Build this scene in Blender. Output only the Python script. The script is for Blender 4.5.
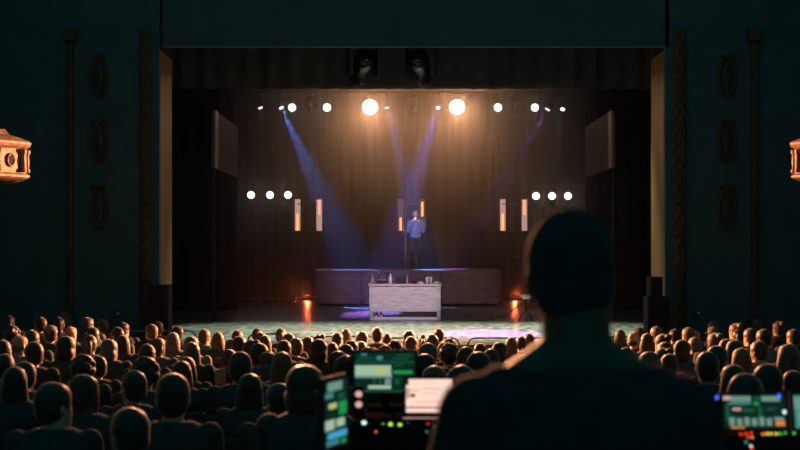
import bpy, bmesh, math, random
from mathutils import Vector, Matrix, noise

# ------------------------------------------------------------------ scene, camera, world, light, exposure
S = bpy.context.scene
for o in list(bpy.data.objects):
    bpy.data.objects.remove(o)
COL = S.collection
F = 800 * 50 / 36.0          # focal length in pixels at 800 px
EYE = 1.8                    # eye height over the stage deck (deck is z = 0)
HOR = 245.0                  # image row of the horizon

cam_d = bpy.data.cameras.new('camera')
cam_d.lens = 50
cam_d.sensor_width = 36
cam_d.shift_y = (HOR - 225) / 800
cam_d.clip_end = 200
cam_d.dof.use_dof = True
cam_d.dof.focus_distance = 28
cam_d.dof.aperture_fstop = 2.8
cam = bpy.data.objects.new('camera', cam_d)
cam.location = (0, 0, EYE)
cam.rotation_euler = (math.pi / 2, 0, 0)
COL.objects.link(cam)
S.camera = cam

S.view_settings.view_transform = 'Standard'
S.view_settings.look = 'None'
S.view_settings.gamma = 1
S.view_settings.use_curve_mapping = False
S.view_settings.exposure = 0.0
S.cycles.max_bounces = 5
S.cycles.diffuse_bounces = 2
S.cycles.glossy_bounces = 2
S.cycles.transmission_bounces = 4
S.cycles.volume_bounces = 0
S.cycles.sample_clamp_indirect = 3
S.cycles.use_denoising = True

w = bpy.data.worlds.new('ambient_lift')
w.use_nodes = True
S.world = w
w.node_tree.nodes['Background'].inputs[0].default_value = (0.02, 0.60, 0.74, 1)
w.node_tree.nodes['Background'].inputs[1].default_value = 0.165  # teal ambient added to lift the blacks


def at(px, py, Y):
    return Vector(((px - 400) * Y / F, Y, EYE - (py - HOR) * Y / F))


def aim(o, target):
    d = Vector(target) - o.location
    o.rotation_euler = d.to_track_quat('-Z', 'Y').to_euler()


def spot(name, loc, target, power, color, angle, blend=0.3, radius=0.05):
    l = bpy.data.lights.new(name, 'SPOT')
    l.energy = power
    l.color = color
    l.spot_size = math.radians(angle)
    l.spot_blend = blend
    l.shadow_soft_size = radius
    o = bpy.data.objects.new(name, l)
    o.location = loc
    COL.objects.link(o)
    aim(o, target)
    return o


WARM = (1.0, 0.40, 0.18)
# added warm rim fills: two hidden behind the jambs, one behind the header
spot('audience_rim_fill', (-4.85, 22.6, 3.4), (5.15, 12.6, 1.8), 30000, WARM, 50, 0.65, 0.12)
spot('audience_rim_fill', (5.35, 22.6, 3.4), (-4.65, 12.6, 1.8), 46000, WARM, 50, 0.65, 0.12)
spot('audience_rim_fill', (0.3, 24.0, 6.05), (0.3, 6, 1.2), 9000, WARM, 62, 0.8, 0.12)
spot('technician_rim_fill', (-3.6, 23.0, 5.9), (0.2, 2.4, 2.05), 34000, WARM, 13, 0.7, 0.05)  # added spot for the rim on the technician's head
# front-of-house profiles on the performer, desk and riser
spot('follow_spot', (-3.2, 3.0, 8.0), (0.48, 34.2, 2.42), 32000, (0.80, 0.74, 1.0), 3.6, 0.9, 0.05)
spot('desk_profile', (0.8, 6.0, 7.6), (0.12, 26.5, 0.5), 10500, (0.86, 0.68, 1.0), 5.2, 0.4, 0.05)
spot('violet_profile', (-5.0, 6.0, 7.6), (-0.84, 29.2, 0.0), 90000, (0.62, 0.12, 1.0), 3.0, 0.3, 0.05)
spot('riser_profile', (-1.5, 6.0, 7.6), (0.3, 32.6, 0.6), 3400, (1.0, 0.48, 0.44), 12, 0.5, 0.05)


# ------------------------------------------------------------------ helpers
def mat(name, col, rough=0.6, metal=0.0, var=0.25, scale=6.0, sheen=0.0, bump=0.0, spec=0.3, stretch=(1, 1, 1)):
    m = bpy.data.materials.new(name)
    m.use_nodes = True
    nt = m.node_tree
    b = nt.nodes['Principled BSDF']
    b.inputs['Roughness'].default_value = rough
    b.inputs['Metallic'].default_value = metal
    b.inputs['Specular IOR Level'].default_value = spec
    b.inputs['Sheen Weight'].default_value = sheen
    b.inputs['Sheen Roughness'].default_value = 0.35
    tc = nt.nodes.new('ShaderNodeTexCoord')
    mp = nt.nodes.new('ShaderNodeMapping')
    mp.inputs['Scale'].default_value = stretch
    n = nt.nodes.new('ShaderNodeTexNoise')
    n.inputs['Scale'].default_value = scale
    n.inputs['Detail'].default_value = 4
    nt.links.new(tc.outputs['Object'], mp.inputs['Vector'])
    nt.links.new(mp.outputs['Vector'], n.inputs['Vector'])
    r = nt.nodes.new('ShaderNodeValToRGB')
    r.color_ramp.elements[0].position = 0.3
    r.color_ramp.elements[1].position = 0.7
    r.color_ramp.elements[0].color = tuple(c * (1 - var) for c in col) + (1,)
    r.color_ramp.elements[1].color = tuple(min(1, c * (1 + var)) for c in col) + (1,)
    nt.links.new(n.outputs['Fac'], r.inputs['Fac'])
    nt.links.new(r.outputs['Color'], b.inputs['Base Color'])
    if bump:
        bn = nt.nodes.new('ShaderNodeBump')
        bn.inputs['Strength'].default_value = bump
        bn.inputs['Distance'].default_value = 0.02
        nt.links.new(n.outputs['Fac'], bn.inputs['Height'])
        nt.links.new(bn.outputs['Normal'], b.inputs['Normal'])
    return m


def glow(name, col, strength, sampled=False):
    m = bpy.data.materials.new(name)
    m.use_nodes = True
    nt = m.node_tree
    nt.nodes.remove(nt.nodes['Principled BSDF'])
    e = nt.nodes.new('ShaderNodeEmission')
    e.inputs[0].default_value = tuple(col) + (1,)
    e.inputs[1].default_value = strength
    nt.links.new(e.outputs[0], nt.nodes['Material Output'].inputs[0])
    m.cycles.emission_sampling = 'AUTO' if sampled else 'NONE'
    return m


def V(*a):
    return Vector(a)


def bx(bm, c, s, rot=None, bev=0.0):
    r = bmesh.ops.create_cube(bm, size=1)
    vs = r['verts']
    for v in vs:
        v.co = Vector((v.co.x * s[0], v.co.y * s[1], v.co.z * s[2]))
    if bev:
        es = list({e for v in vs for e in v.link_edges})
        rb = bmesh.ops.bevel(bm, geom=es, offset=bev, segments=2, affect='EDGES', profile=0.5)
        vs = list({v for f in rb['faces'] for v in f.verts} | {v for v in vs if v.is_valid})
    for v in vs:
        if rot is not None:
            v.co = rot @ v.co
        v.co += Vector(c)
    return vs


def frame_of(d):
    d = d.normalized()
    u = Vector((0, 0, 1)) if abs(d.z) < 0.9 else Vector((1, 0, 0))
    a = d.cross(u).normalized()
    return a, d.cross(a).normalized()


def loft(bm, rings, cap=True):
    R = [[bm.verts.new(p) for p in r] for r in rings]
    n = len(R[0])
    for a, b in zip(R, R[1:]):
        for i in range(n):
            j = (i + 1) % n
            bm.faces.new((a[i], a[j], b[j], b[i]))
    if cap:
        bm.faces.new(list(reversed(R[0])))
        bm.faces.new(R[-1])
    return R


def tube(bm, pts, rad, n=10, cap=True):
    pts = [Vector(p) for p in pts]
    if not isinstance(rad, (list, tuple)):
        rad = [rad] * len(pts)
    rings = []
    a = None
    for i, p in enumerate(pts):
        d = (pts[min(i + 1, len(pts) - 1)] - pts[max(i - 1, 0)]).normalized()
        if a is None:
            a, b = frame_of(d)
        else:
            a = (a - d * a.dot(d)).normalized()
            b = d.cross(a).normalized()
        rings.append([p + (a * math.cos(t) + b * math.sin(t)) * rad[i] for t in [2 * math.pi * k / n for k in range(n)]])
    loft(bm, rings, cap)


def ell(bm, c, r, seg=16, rot=None):
    q = bmesh.ops.create_uvsphere(bm, u_segments=seg, v_segments=max(6, seg // 2 + 2), radius=1)
    for v in q['verts']:
        p = Vector((v.co.x * r[0], v.co.y * r[1], v.co.z * r[2]))
        v.co = (rot @ p if rot is not None else p) + Vector(c)
    return q['verts']


def lathe(bm, prof, c=(0, 0, 0), n=20, axis='Z'):
    rings = []
    for r, h in prof:
        ring = []
        for k in range(n):
            t = 2 * math.pi * k / n
            p = Vector((r * math.cos(t), r * math.sin(t), h))
            if axis == 'Y':
                p = Vector((p.x, -p.z, p.y))
            ring.append(p + Vector(c))
        rings.append(ring)
    loft(bm, rings)


def capsule(bm, p0, p1, r0, r1, n=12):
    p0, p1 = Vector(p0), Vector(p1)
    d = (p1 - p0).normalized()
    pts, rad = [], []
    for k in range(5):
        a = math.pi / 2 * k / 4
        pts.append(p0 - d * r0 * math.cos(a)); rad.append(max(r0 * math.sin(a), 0.001))
    for k in range(5):
        a = math.pi / 2 * k / 4
        pts.append(p1 + d * r1 * math.sin(a)); rad.append(max(r1 * math.cos(a), 0.001))
    tube(bm, pts, rad, n)


def new():
    return bmesh.new()


def meshof(name, bm, m, smooth=False):
    bmesh.ops.recalc_face_normals(bm, faces=bm.faces)
    me = bpy.data.meshes.new(name)
    bm.to_mesh(me)
    bm.free()
    for x in (m if isinstance(m, (list, tuple)) else [m]):
        me.materials.append(x)
    if smooth:
        for p in me.polygons:
            p.use_smooth = True
    return me


def obj(name, bm, m, parent=None, smooth=False):
    me = bm if isinstance(bm, bpy.types.Mesh) else meshof(name, bm, m, smooth)
    o = bpy.data.objects.new(name, me)
    COL.objects.link(o)
    if parent:
        o.parent = parent
    return o


def tag(o, label, cat, group=None):
    o['label'] = label
    o['category'] = cat
    if group:
        o['group'] = group
    return o


def thing(name, label, cat, loc=(0, 0, 0), rz=0.0, group=None):
    o = bpy.data.objects.new(name, None)
    o.empty_display_size = 0.2
    o.location = loc
    o.rotation_euler = (0, 0, rz)
    COL.objects.link(o)
    return tag(o, label, cat, group)


def struct(name, bm, m, label=None, smooth=False):
    o = obj(name, bm, m, None, smooth)
    o['kind'] = 'structure'
    if label:
        o['label'] = label
        o['category'] = 'structure'
    return o


def evaluated(me, mods):
    o = bpy.data.objects.new('tmp', me)
    COL.objects.link(o)
    for t, kw in mods:
        md = o.modifiers.new(t, t)
        for k, v in kw.items():
            setattr(md, k, v)
    dg = bpy.context.evaluated_depsgraph_get()
    dg.update()
    out = bpy.data.meshes.new_from_object(o.evaluated_get(dg), preserve_all_data_layers=False, depsgraph=dg)
    bpy.data.objects.remove(o)
    return out


ORD = 'zeroth first second third fourth fifth sixth seventh eighth ninth tenth eleventh twelfth thirteenth fourteenth fifteenth sixteenth seventeenth eighteenth nineteenth twentieth'.split()

# ------------------------------------------------------------------ materials
M = {}
M['black_cloth'] = mat('black_velvet', (0.022, 0.024, 0.024), 0.95, 0, 0.3, 3, 0.0)
M['brown_cloth'] = mat('brown_velour', (0.06, 0.035, 0.022), 0.9, 0, 0.3, 2.5, 0.1, stretch=(3, 3, 0.3))
M['house'] = mat('dark_plaster', (0.045, 0.11, 0.118), 0.9, 0, 0.15, 2)
M['gold'] = mat('old_gilding', (0.24, 0.155, 0.115), 0.5, 0.15, 0.45, 9, bump=0.3)
M['dull_gold'] = mat('dull_gilding', (0.085, 0.062, 0.03), 0.6, 0.2, 0.4, 12, bump=0.3)
M['jamb'] = mat('brown_gilded_plaster', (0.24, 0.125, 0.035), 0.55, 0.1, 0.25, 1.5, stretch=(4, 4, 0.5))
M['flat'] = mat('brown_flat_paint', (0.13, 0.068, 0.03), 0.6, 0, 0.3, 1.5, stretch=(4, 4, 0.5))
M['carpet'] = mat('dark_carpet', (0.03, 0.03, 0.03), 1.0, 0, 0.3, 30)
M['steel'] = mat('black_steel', (0.02, 0.02, 0.022), 0.45, 0.5, 0.2, 8)
M['tube'] = mat('brushed_tube', (0.35, 0.30, 0.27), 0.4, 0.7, 0.2, 15)
M['plastic'] = mat('black_plastic', (0.04, 0.04, 0.042), 0.85, 0, 0.2, 12, spec=0.08)
M['gear'] = mat('matte_black_gear', (0.012, 0.012, 0.012), 0.95, 0, 0.2, 12, spec=0.0)
M['gloss'] = mat('glossy_black', (0.01, 0.01, 0.012), 0.12, 0, 0.2, 5, spec=0.6)
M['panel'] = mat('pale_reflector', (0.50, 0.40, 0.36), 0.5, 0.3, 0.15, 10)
M['riser'] = mat('painted_ply', (0.30, 0.24, 0.22), 0.7, 0, 0.3, 3, stretch=(1, 1, 3))
M['desk'] = mat('whitewashed_wood', (0.55, 0.51, 0.50), 0.6, 0, 0.22, 4, stretch=(1, 1, 7))
M['white'] = mat('white_plastic', (0.75, 0.74, 0.72), 0.5, 0, 0.1, 8)
M['cloth_white'] = mat('white_cloth', (0.8, 0.78, 0.8), 0.9, 0, 0.1, 20)
M['clear'] = mat('cloudy_plastic', (0.70, 0.66, 0.70), 0.25, 0, 0.1, 14)
M['bottle_pink'] = mat('pale_bottle', (0.62, 0.45, 0.42), 0.3, 0, 0.15, 14)
M['wood_dark'] = mat('dark_wood', (0.08, 0.07, 0.06), 0.7, 0, 0.3, 4)
M['seat'] = mat('seat_velvet', (0.05, 0.045, 0.045), 0.95, 0, 0.25, 20)
M['cable'] = mat('rubber_cable', (0.01, 0.01, 0.01), 0.6, 0, 0.1, 10)
M['lamp_white'] = glow('lamp_white', (1.0, 0.93, 0.88), 2.6)
M['lamp_warm'] = glow('lamp_warm', (1.0, 0.82, 0.62), 4)
M['lamp_violet'] = glow('lamp_violet', (0.80, 0.68, 1.0), 2)
M['tube_orange'] = glow('tube_orange', (1.0, 0.19, 0.05), 4.2, True)
M['plate_glow'] = glow('plate_glow', (1.0, 0.60, 0.50), 0.55, True)
M['plate_glow_dim'] = glow('plate_glow_dim', (1.0, 0.55, 0.45), 0.10, True)
M['tube_dim'] = glow('tube_dim', (1.0, 0.22, 0.08), 2.8, True)


def floor_mat():
    m = bpy.data.materials.new('worn_stage_boards')
    m.use_nodes = True
    nt = m.node_tree
    L = nt.links.new
    b = nt.nodes['Principled BSDF']
    tc = nt.nodes.new('ShaderNodeTexCoord')
    br = nt.nodes.new('ShaderNodeTexBrick')
    br.inputs['Scale'].default_value = 1.0
    br.inputs['Brick Width'].default_value = 2.4
    br.inputs['Row Height'].default_value = 0.6
    br.inputs['Mortar Size'].default_value = 0.012
    br.inputs['Color1'].default_value = (0.30, 0.31, 0.26, 1)
    br.inputs['Color2'].default_value = (0.40, 0.41, 0.35, 1)
    br.inputs['Mortar'].default_value = (0.16, 0.16, 0.14, 1)
    L(tc.outputs['Object'], br.inputs['Vector'])
    n = nt.nodes.new('ShaderNodeTexNoise')
    n.inputs['Scale'].default_value = 5
    n.inputs['Detail'].default_value = 8
    mp = nt.nodes.new('ShaderNodeMapping')
    mp.inputs['Scale'].default_value = (1.2, 0.5, 1)
    L(tc.outputs['Object'], mp.inputs[0])
    L(mp.outputs[0], n.inputs['Vector'])
    r = nt.nodes.new('ShaderNodeValToRGB')
    r.color_ramp.elements[0].position = 0.35
    r.color_ramp.elements[0].color = (0.30, 0.30, 0.30, 1)
    r.color_ramp.elements[1].position = 0.7
    r.color_ramp.elements[1].color = (1.5, 1.5, 1.5, 1)
    L(n.outputs['Fac'], r.inputs[0])
    mx = nt.nodes.new('ShaderNodeMixRGB')
    mx.blend_type = 'MULTIPLY'
    mx.inputs[0].default_value = 1
    L(br.outputs['Color'], mx.inputs[1])
    L(r.outputs[0], mx.inputs[2])
    L(mx.outputs[0], b.inputs['Base Color'])
    b.inputs['Roughness'].default_value = 0.33
    return m


M['deck'] = floor_mat()

# ------------------------------------------------------------------ the setting
CX = 0.3      # centre line of the stage


def rise(x):
    d = abs(x - CX)
    return max(0.0, d - 2.4) * (0.066 if x < CX else 0.05)


def floor_z(x, y):
    return 0.03 - 0.0495 * min(max(y, -3), 19.9) + rise(x)


bm = new()
nx, ny = 36, 30
grid = [[bm.verts.new((-9 + 18.6 * i / nx, -3 + 23 * j / ny, floor_z(-9 + 18.6 * i / nx, -3 + 23 * j / ny))) for i in range(nx + 1)] for j in range(ny + 1)]
for j in range(ny):
    for i in range(nx):
        bm.faces.new((grid[j][i], grid[j][i + 1], grid[j + 1][i + 1], grid[j + 1][i]))
struct('floor', bm, M['carpet'])

PLAT = 0.12   # mixing position platform
bm = new()
bx(bm, (1.7, 0.95, -0.3), (4.9, 7.9, 0.84))
struct('floor_platform', bm, M['carpet'])

bm = new(); bx(bm, (0.3, 30.5, -0.2), (18.6, 21.0, 0.4)); struct('floor_stage', bm, M['deck'])
bm = new(); bx(bm, (0.3, 20.12, -0.72), (18.6, 0.2, 0.63)); struct('wall_stage_front', bm, M['black_cloth'])

PL, PR = -4.54, 5.0            # proscenium jambs
bm = new(); bx(bm, ((PL - 9) / 2, 21.0, 4.0), (9 + PL, 0.12, 10)); struct('wall_left', bm, M['house'])
bm = new(); bx(bm, ((PR + 9.6) / 2, 21.0, 4.0), (9.6 - PR, 0.12, 10)); struct('wall_right', bm, M['house'])
bm = new(); bx(bm, (CX, 21.0, 7.27), (PR - PL, 0.12, 3.46)); struct('wall_header', bm, M['house'])
bm = new(); bx(bm, (-9.1, 9, 4.0), (0.2, 24, 10)); struct('wall_house_left', bm, M['house'])
bm = new(); bx(bm, (9.7, 9, 4.0), (0.2, 24, 10)); struct('wall_house_right', bm, M['house'])
bm = new(); bx(bm, (-9.1, 31, 4.6), (0.2, 20, 9.6)); struct('wall_stage_left', bm, M['black_cloth'])
bm = new(); bx(bm, (9.7, 31, 4.6), (0.2, 20, 9.6)); struct('wall_stage_right', bm, M['black_cloth'])
bm = new(); bx(bm, (0.3, 41.0, 4.6), (18.6, 0.2, 9.6)); struct('wall_back', bm, M['black_cloth'])
bm = new(); bx(bm, (0.3, 31, 9.5), (18.6, 20, 0.2)); struct('ceiling', bm, M['black_cloth'])

# gilded jambs of the opening (the returns that face the stage centre)
bm = new(); bx(bm, (PL - 0.04, 21.6, 2.75), (0.08, 1.08, 5.5), bev=0.015); struct('trim_1', bm, M['jamb'])
bm = new(); bx(bm, (PR + 0.04, 21.6, 2.75), (0.08, 1.08, 5.5), bev=0.015); struct('trim_2', bm, M['jamb'])

# haze filling the stage house
bm = new(); bx(bm, (0.3, 32.65, 4.72), (18.3, 16.3, 9.3))
hz = bpy.data.materials.new('stage_haze')
hz.use_nodes = True
hz.node_tree.nodes.remove(hz.node_tree.nodes['Principled BSDF'])
sc_ = hz.node_tree.nodes.new('ShaderNodeVolumeScatter')
sc_.inputs['Color'].default_value = (1, 1, 1, 1)
sc_.inputs['Density'].default_value = 0.02
sc_.inputs['Anisotropy'].default_value = 0.7
hz.node_tree.links.new(sc_.outputs[0], hz.node_tree.nodes['Material Output'].inputs['Volume'])
o = obj('stage_haze', bm, hz)
o['kind'] = 'stuff'
tag(o, 'thin theatrical haze hanging over the whole stage', 'haze')


# ---- ornament on the proscenium front
def ornate_strip(name, x0, x1, label):
    bm = new()
    n, m_ = 10, 260
    rows = []
    for j in range(m_ + 1):
        z = 0.25 + 5.6 * j / m_
        row = []
        for i in range(n + 1):
            u = i / n * 2 - 1
            leaf = abs(math.sin(z * 11 + abs(u) * 2.2)) * (1 - u * u)
            d = 0.03 + 0.05 * leaf + 0.03 * noise.noise(Vector((u * 2.5, z * 9, 3.3)))
            if i in (0, n):
                d = 0
            row.append(bm.verts.new((x0 + (x1 - x0) * i / n, 20.93 - d, z)))
        rows.append(row)
    for a, b in zip(rows, rows[1:]):
        for i in range(n):
            bm.faces.new((a[i], a[i + 1], b[i + 1], b[i]))
    o = struct(name, bm, M['dull_gold'], None, True)
    return o


ornate_strip('trim_3', -4.91, -4.68, '')
ornate_strip('trim_4', 5.15, 5.40, '')
for k, (x, wd) in enumerate(((-6.2, 0.1), (6.67, 0.12))):
    bm = new()
    bx(bm, (x, 20.90, 2.9), (wd, 0.1, 5.6), bev=0.03)
    bx(bm, (x, 20.88, 0.25), (wd * 2.2, 0.16, 0.3), bev=0.02)
    bx(bm, (x, 20.88, 5.75), (wd * 2.2, 0.16, 0.25), bev=0.02)
    struct('trim_%d' % (5 + k), bm, M['dull_gold'])


def cartouche(x, z, label):
    t = thing('oval_cartouche', label, 'ornament', (x, 20.92, z), 0, 'oval cartouches on the proscenium')
    bm = new()
    pts = [(0.155 * math.cos(a), -0.02, 0.36 * math.sin(a)) for a in [2 * math.pi * k / 28 for k in range(29)]]
    tube(bm, pts, 0.025, 8, False)
    obj('frame', bm, M['dull_gold'], t, True)
    bm = new()
    ell(bm, (0, 0, 0), (0.10, 0.05, 0.24), 14)
    for k in range(5):
        ell(bm, (0, -0.03, -0.2 + 0.1 * k), (0.05 - 0.006 * abs(k - 2), 0.04, 0.05), 8)
    obj('carved_boss', bm, M['dull_gold'], t, True)
    bm = new()
    for s in (-1, 1):
        tube(bm, [(s * 0.02, -0.02, 0.36), (s * 0.09, -0.05, 0.43), (s * 0.15, -0.03, 0.40), (s * 0.12, -0.03, 0.36)], [0.03, 0.03, 0.022, 0.012], 8)
    ell(bm, (0, -0.04, 0.42), (0.04, 0.04, 0.06), 8)
    obj('crest', bm, M['dull_gold'], t, True)


for side, px in (('left', 99), ('right', 727)):
    for w_, py in (('top', 78), ('middle', 143), ('lowest', 209)):
        p = at(px, py, 20.92)
        cartouche(p.x, p.z, '%s gilded oval cartouche on the dark wall %s of the stage opening' % (w_, side))


# ---- gilded boxes on the side walls
def box_balcony(sgn, label):
    mx = 0.155
    plan = [(-8.95, 14.6), (-6.6, 15.0), (-5.92, 15.55), (-5.48, 16.3), (-5.85, 17.0), (-6.7, 17.7), (-8.95, 18.2)]
    t = thing('balcony_box', label, 'balcony box', (0, 0, 0), 0, 'gilded boxes on the side walls')

    def P(x, y):
        return x if sgn < 0 else 2 * mx - x

    def off(d):
        c = Vector((-7.6, 16.4))
        out = []
        for x, y in plan:
            v = Vector((x, y)) - c
            f = 1 + d / v.length
            q = c + v * f
            out.append((max(q.x, -8.97), q.y))
        return out

    def slab(bm, prof):
        rings = [[Vector((P(x, y), y, z)) for x, y in off(d)] for d, z in prof]
        loft(bm, rings)

    bm = new(); slab(bm, [(0, 2.87), (0, 3.2)]); obj('parapet', bm, M['gold'], t)
    bm = new(); slab(bm, [(-0.12, 2.735), (0.0, 2.76), (0.05, 2.79), (0.05, 2.82), (0.0, 2.85), (0, 2.87)]); obj('base_moulding', bm, M['gold'], t)
    bm = new(); slab(bm, [(0, 3.2), (0.05, 3.23), (0.07, 3.27), (0.07, 3.30), (0.02, 3.33)]); obj('cornice', bm, M['gold'], t)
    bm = new(); slab(bm, [(0.0, 3.33), (-0.08, 3.37), (-0.25, 3.42), (-0.32, 3.5), (-0.55, 3.52), (-0.62, 3.6), (-1.2, 3.7)]); obj('domed_top', bm, M['gold'], t)
    # pilasters and ovals along each facet; black discs stand for shaded holes
    for a, b in zip(plan[1:5], plan[2:6]):
        A, B = Vector(a), Vector(b)
        d = (B - A)
        nrm = Vector((d.y, -d.x)).normalized()
        for u in (0.08, 0.42, 0.92):
            q = A + d * u + nrm * 0.02
            bm = new()
            rings = [(0.045, 2.86), (0.045, 2.9), (0.028, 2.92), (0.034, 3.02), (0.026, 3.12), (0.045, 3.15), (0.045, 3.2)]
            lathe(bm, rings, (P(q.x, q.y), q.y, 0), 10)
            obj('baluster', bm, M['gold'], t, True)
        q = A + d * 0.67 + nrm * 0.012
        bm = new()
        ang = math.atan2(nrm.y, nrm.x if sgn < 0 else -nrm.x)
        R = Matrix.Rotation(ang + math.pi / 2, 3, 'Z')
        tube(bm, [Vector((P(q.x, q.y), q.y, 3.03)) + R @ Vector((0.06 * math.cos(k), 0, 0.09 * math.sin(k))) for k in [2 * math.pi * i / 18 for i in range(19)]], 0.016, 6, False)
        obj('oval_moulding', bm, M['gold'], t, True)
        bm = new()
        ell(bm, (P(q.x, q.y), q.y, 3.03), (0.045, 0.012, 0.072), 12, R)
        obj('oval_hole_shade', bm, M['black_cloth'], t, True)
    return t


box_balcony(-1, 'gilded box with carved balusters and ovals on the left side wall')
box_balcony(1, 'gilded box cut by the right frame edge on the side wall')


# ------------------------------------------------------------------ drapes
def drape(name, x0, x1, y, z0, z1, m, label, cat, pitch=0.35, amp=0.07, seed=0):
    bm = new()
    n = max(8, int((x1 - x0) / pitch * 10))
    rnd = random.Random(seed)
    ph = [rnd.uniform(-0.8, 0.8) for _ in range(200)]
    front = []
    for i in range(n + 1):
        x = x0 + (x1 - x0) * i / n
        k = (x - x0) / pitch
        d = amp * math.sin(2 * math.pi * k + ph[int(k) % 200] * 0.4) * (0.8 + 0.3 * math.sin(k * 1.7 + seed))
        front.append((x, d))
    A = [bm.verts.new((x, y + d, z0)) for x, d in front]
    B = [bm.verts.new((x, y + d * 0.75, z1)) for x, d in front]
    C = [bm.verts.new((x, y + d + 0.03, z0)) for x, d in front]
    D = [bm.verts.new((x, y + d * 0.75 + 0.03, z1)) for x, d in front]
    for i in range(n):
        bm.faces.new((A[i], A[i + 1], B[i + 1], B[i]))
        bm.faces.new((C[i + 1], C[i], D[i], D[i + 1]))
        bm.faces.new((A[i + 1], A[i], C[i], C[i + 1]))
        bm.faces.new((B[i], B[i + 1], D[i + 1], D[i]))
    bm.faces.new((A[0], B[0], D[0], C[0]))
    bm.faces.new((B[n], A[n], C[n], D[n]))
    return tag(obj(name, bm, m, None, True), label, cat)


drape('backdrop_curtain', -5.9, 6.5, 39.6, 0.01, 9.3, M['brown_cloth'], 'wide brown pleated curtain hung across the back of the stage', 'curtain', 0.42, 0.08, 1)
drape('side_drape', -8.9, -5.15, 37.6, 0.01, 9.3, M['black_cloth'], 'black leg drape at the far left, behind the lamp towers', 'drape', 0.4, 0.07, 2)
drape('side_drape', 5.75, 9.5, 37.6, 0.01, 9.3, M['black_cloth'], 'black leg drape at the far right, behind the lamp towers', 'drape', 0.4, 0.07, 3)
drape('side_drape', -8.9, -4.5, 30.6, 0.01, 9.3, M['black_cloth'], 'black leg drape just behind the brown panel left of the stage', 'drape', 0.4, 0.07, 4)
drape('side_drape', 5.12, 9.5, 30.6, 0.01, 9.3, M['black_cloth'], 'black leg drape just behind the brown panel right of the stage', 'drape', 0.4, 0.07, 5)
drape('border_drape', -8.9, 9.5, 33.2, 6.45, 9.3, M['black_cloth'], 'black border drape hanging above the row of stage lamps', 'drape', 0.5, 0.06, 6)
drape('border_drape', -8.9, 9.5, 25.75, 5.42, 9.3, M['black_cloth'], 'black border drape hung behind the bulky moving lights', 'drape', 0.5, 0.06, 7)


def tormentor(x, label, s):
    t = thing('tormentor_panel', label, 'stage panel', (x, 28.25, 0), 0, 'brown flats in the wings')
    bm = new(); bx(bm, (0, 0, 4.32), (0.08, 3.8, 1.36), bev=0.012); obj('panel', bm, M['flat'], t)  # cut short to the part that catches light
    bm = new(); bx(bm, (-0.05 * s, -1.72, 4.32), (0.03, 0.36, 1.36), bev=0.006); obj('edge_highlight', bm, M['panel'], t)  # paler board stands in for the lit edge
    for y in (-1.8, 1.8):
        bm = new(); bx(bm, (0, y, 1.82), (0.07, 0.07, 3.64), bev=0.01); obj('leg', bm, M['black_cloth'], t)


tormentor(-4.43, 'brown flat cut to its lit part, pale strip for the edge light, left wing', -1)
tormentor(5.07, 'brown flat cut to its lit part, pale strip for the edge light, right wing', 1)

# ------------------------------------------------------------------ lighting rig
TY = 35.0
TZ = at(0, 107, TY).z
t = thing('lighting_truss', 'black lattice truss carrying the upper row of stage lamps', 'truss', (CX, TY, TZ + 0.62))
for dz in (-0.13, 0.13):
    for dy in (-0.13, 0.13):
        bm = new(); tube(bm, [(-5.6, dy, dz), (5.6, dy, dz)], 0.025, 8); obj('chord', bm, M['steel'], t, True)
bm = new()
for k in range(40):
    x = -5.6 + k * 0.28
    s = 1 if k % 2 else -1
    for dy in (-0.13, 0.13):
        tube(bm, [(x, dy, -0.13 * s), (x + 0.28, dy, 0.13 * s)], 0.01, 5)
obj('lattice', bm, M['steel'], t)
for x in (-4.4, 0, 4.4):
    bm = new(); tube(bm, [(x, 0, 0.13), (x, 0, 9.4 - TZ - 0.62)], 0.015, 6); obj('hanger', bm, M['steel'], t, True)


def par_lamp(p, R, target, lens, label, power, color, angle, group, drop, name='stage_lamp', soft=0.06, blend=0.4, below=False, pull=None):
    """lamp can hung on a yoke under a clamp, its lens facing the target"""
    t = thing(name, label, 'stage lamp', p, 0, group)
    d = (Vector(target) - p).normalized()
    if pull is not None:         # slide the lamp so that its clamp sits on the chord at y = pull
        p = Vector(p)
        p.y += pull - (p.y - d.y * R * 2.1 * 0.45)
        t.location = p
    Q = d.to_track_quat('-Z', 'Y').to_matrix()
    L = R * 2.1

    def place(bm):
        for v in bm.verts:
            v.co = Q @ v.co
        return bm

    bm = new()
    lathe(bm, [(R * 0.35, L), (R * 0.7, L * 0.92), (R * 0.95, L * 0.6), (R * 1.08, 0.06 * L), (R * 1.12, -0.02 * L), (R * 1.0, -0.02 * L), (R * 0.98, 0.05 * L)], n=20)
    obj('can', place(bm), M['plastic'], t, True)
    bm = new()
    lathe(bm, [(R * 0.97, 0.05 * L), (R * 0.97, 0.0), (R * 0.6, -0.02 * L), (R * 0.1, -0.03 * L)], n=20)
    obj('lens', place(bm), M[lens], t, True)
    hz_ = (Q @ Vector((0, 0, L * 0.45)))
    bm = new()
    sg = -1 if below else 1
    pts = [hz_ + Vector((-R * 1.2, 0, 0)), hz_ + Vector((-R * 1.25, 0, sg * R * 1.3)), hz_ + Vector((0, 0, sg * R * 1.6)), hz_ + Vector((R * 1.25, 0, sg * R * 1.3)), hz_ + Vector((R * 1.2, 0, 0))]
    tube(bm, pts, R * 0.08, 6)
    obj('yoke', bm, M['steel'], t, True)
    bm = new()
    top = hz_ + Vector((0, 0, R * (-1.6 if below else 1.6)))
    end = Vector((top.x, top.y, drop))
    tube(bm, [top, end], max(R * 0.1, 0.012), 6)
    bx(bm, end, (0.07, 0.07, 0.06), bev=0.01)
    obj('clamp', bm, M['steel'], t)
    if power:
        s = spot('lamp_beam', p + d * (0.07 * L + 0.02), target, power, color, angle, blend, soft)
    return t


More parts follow.
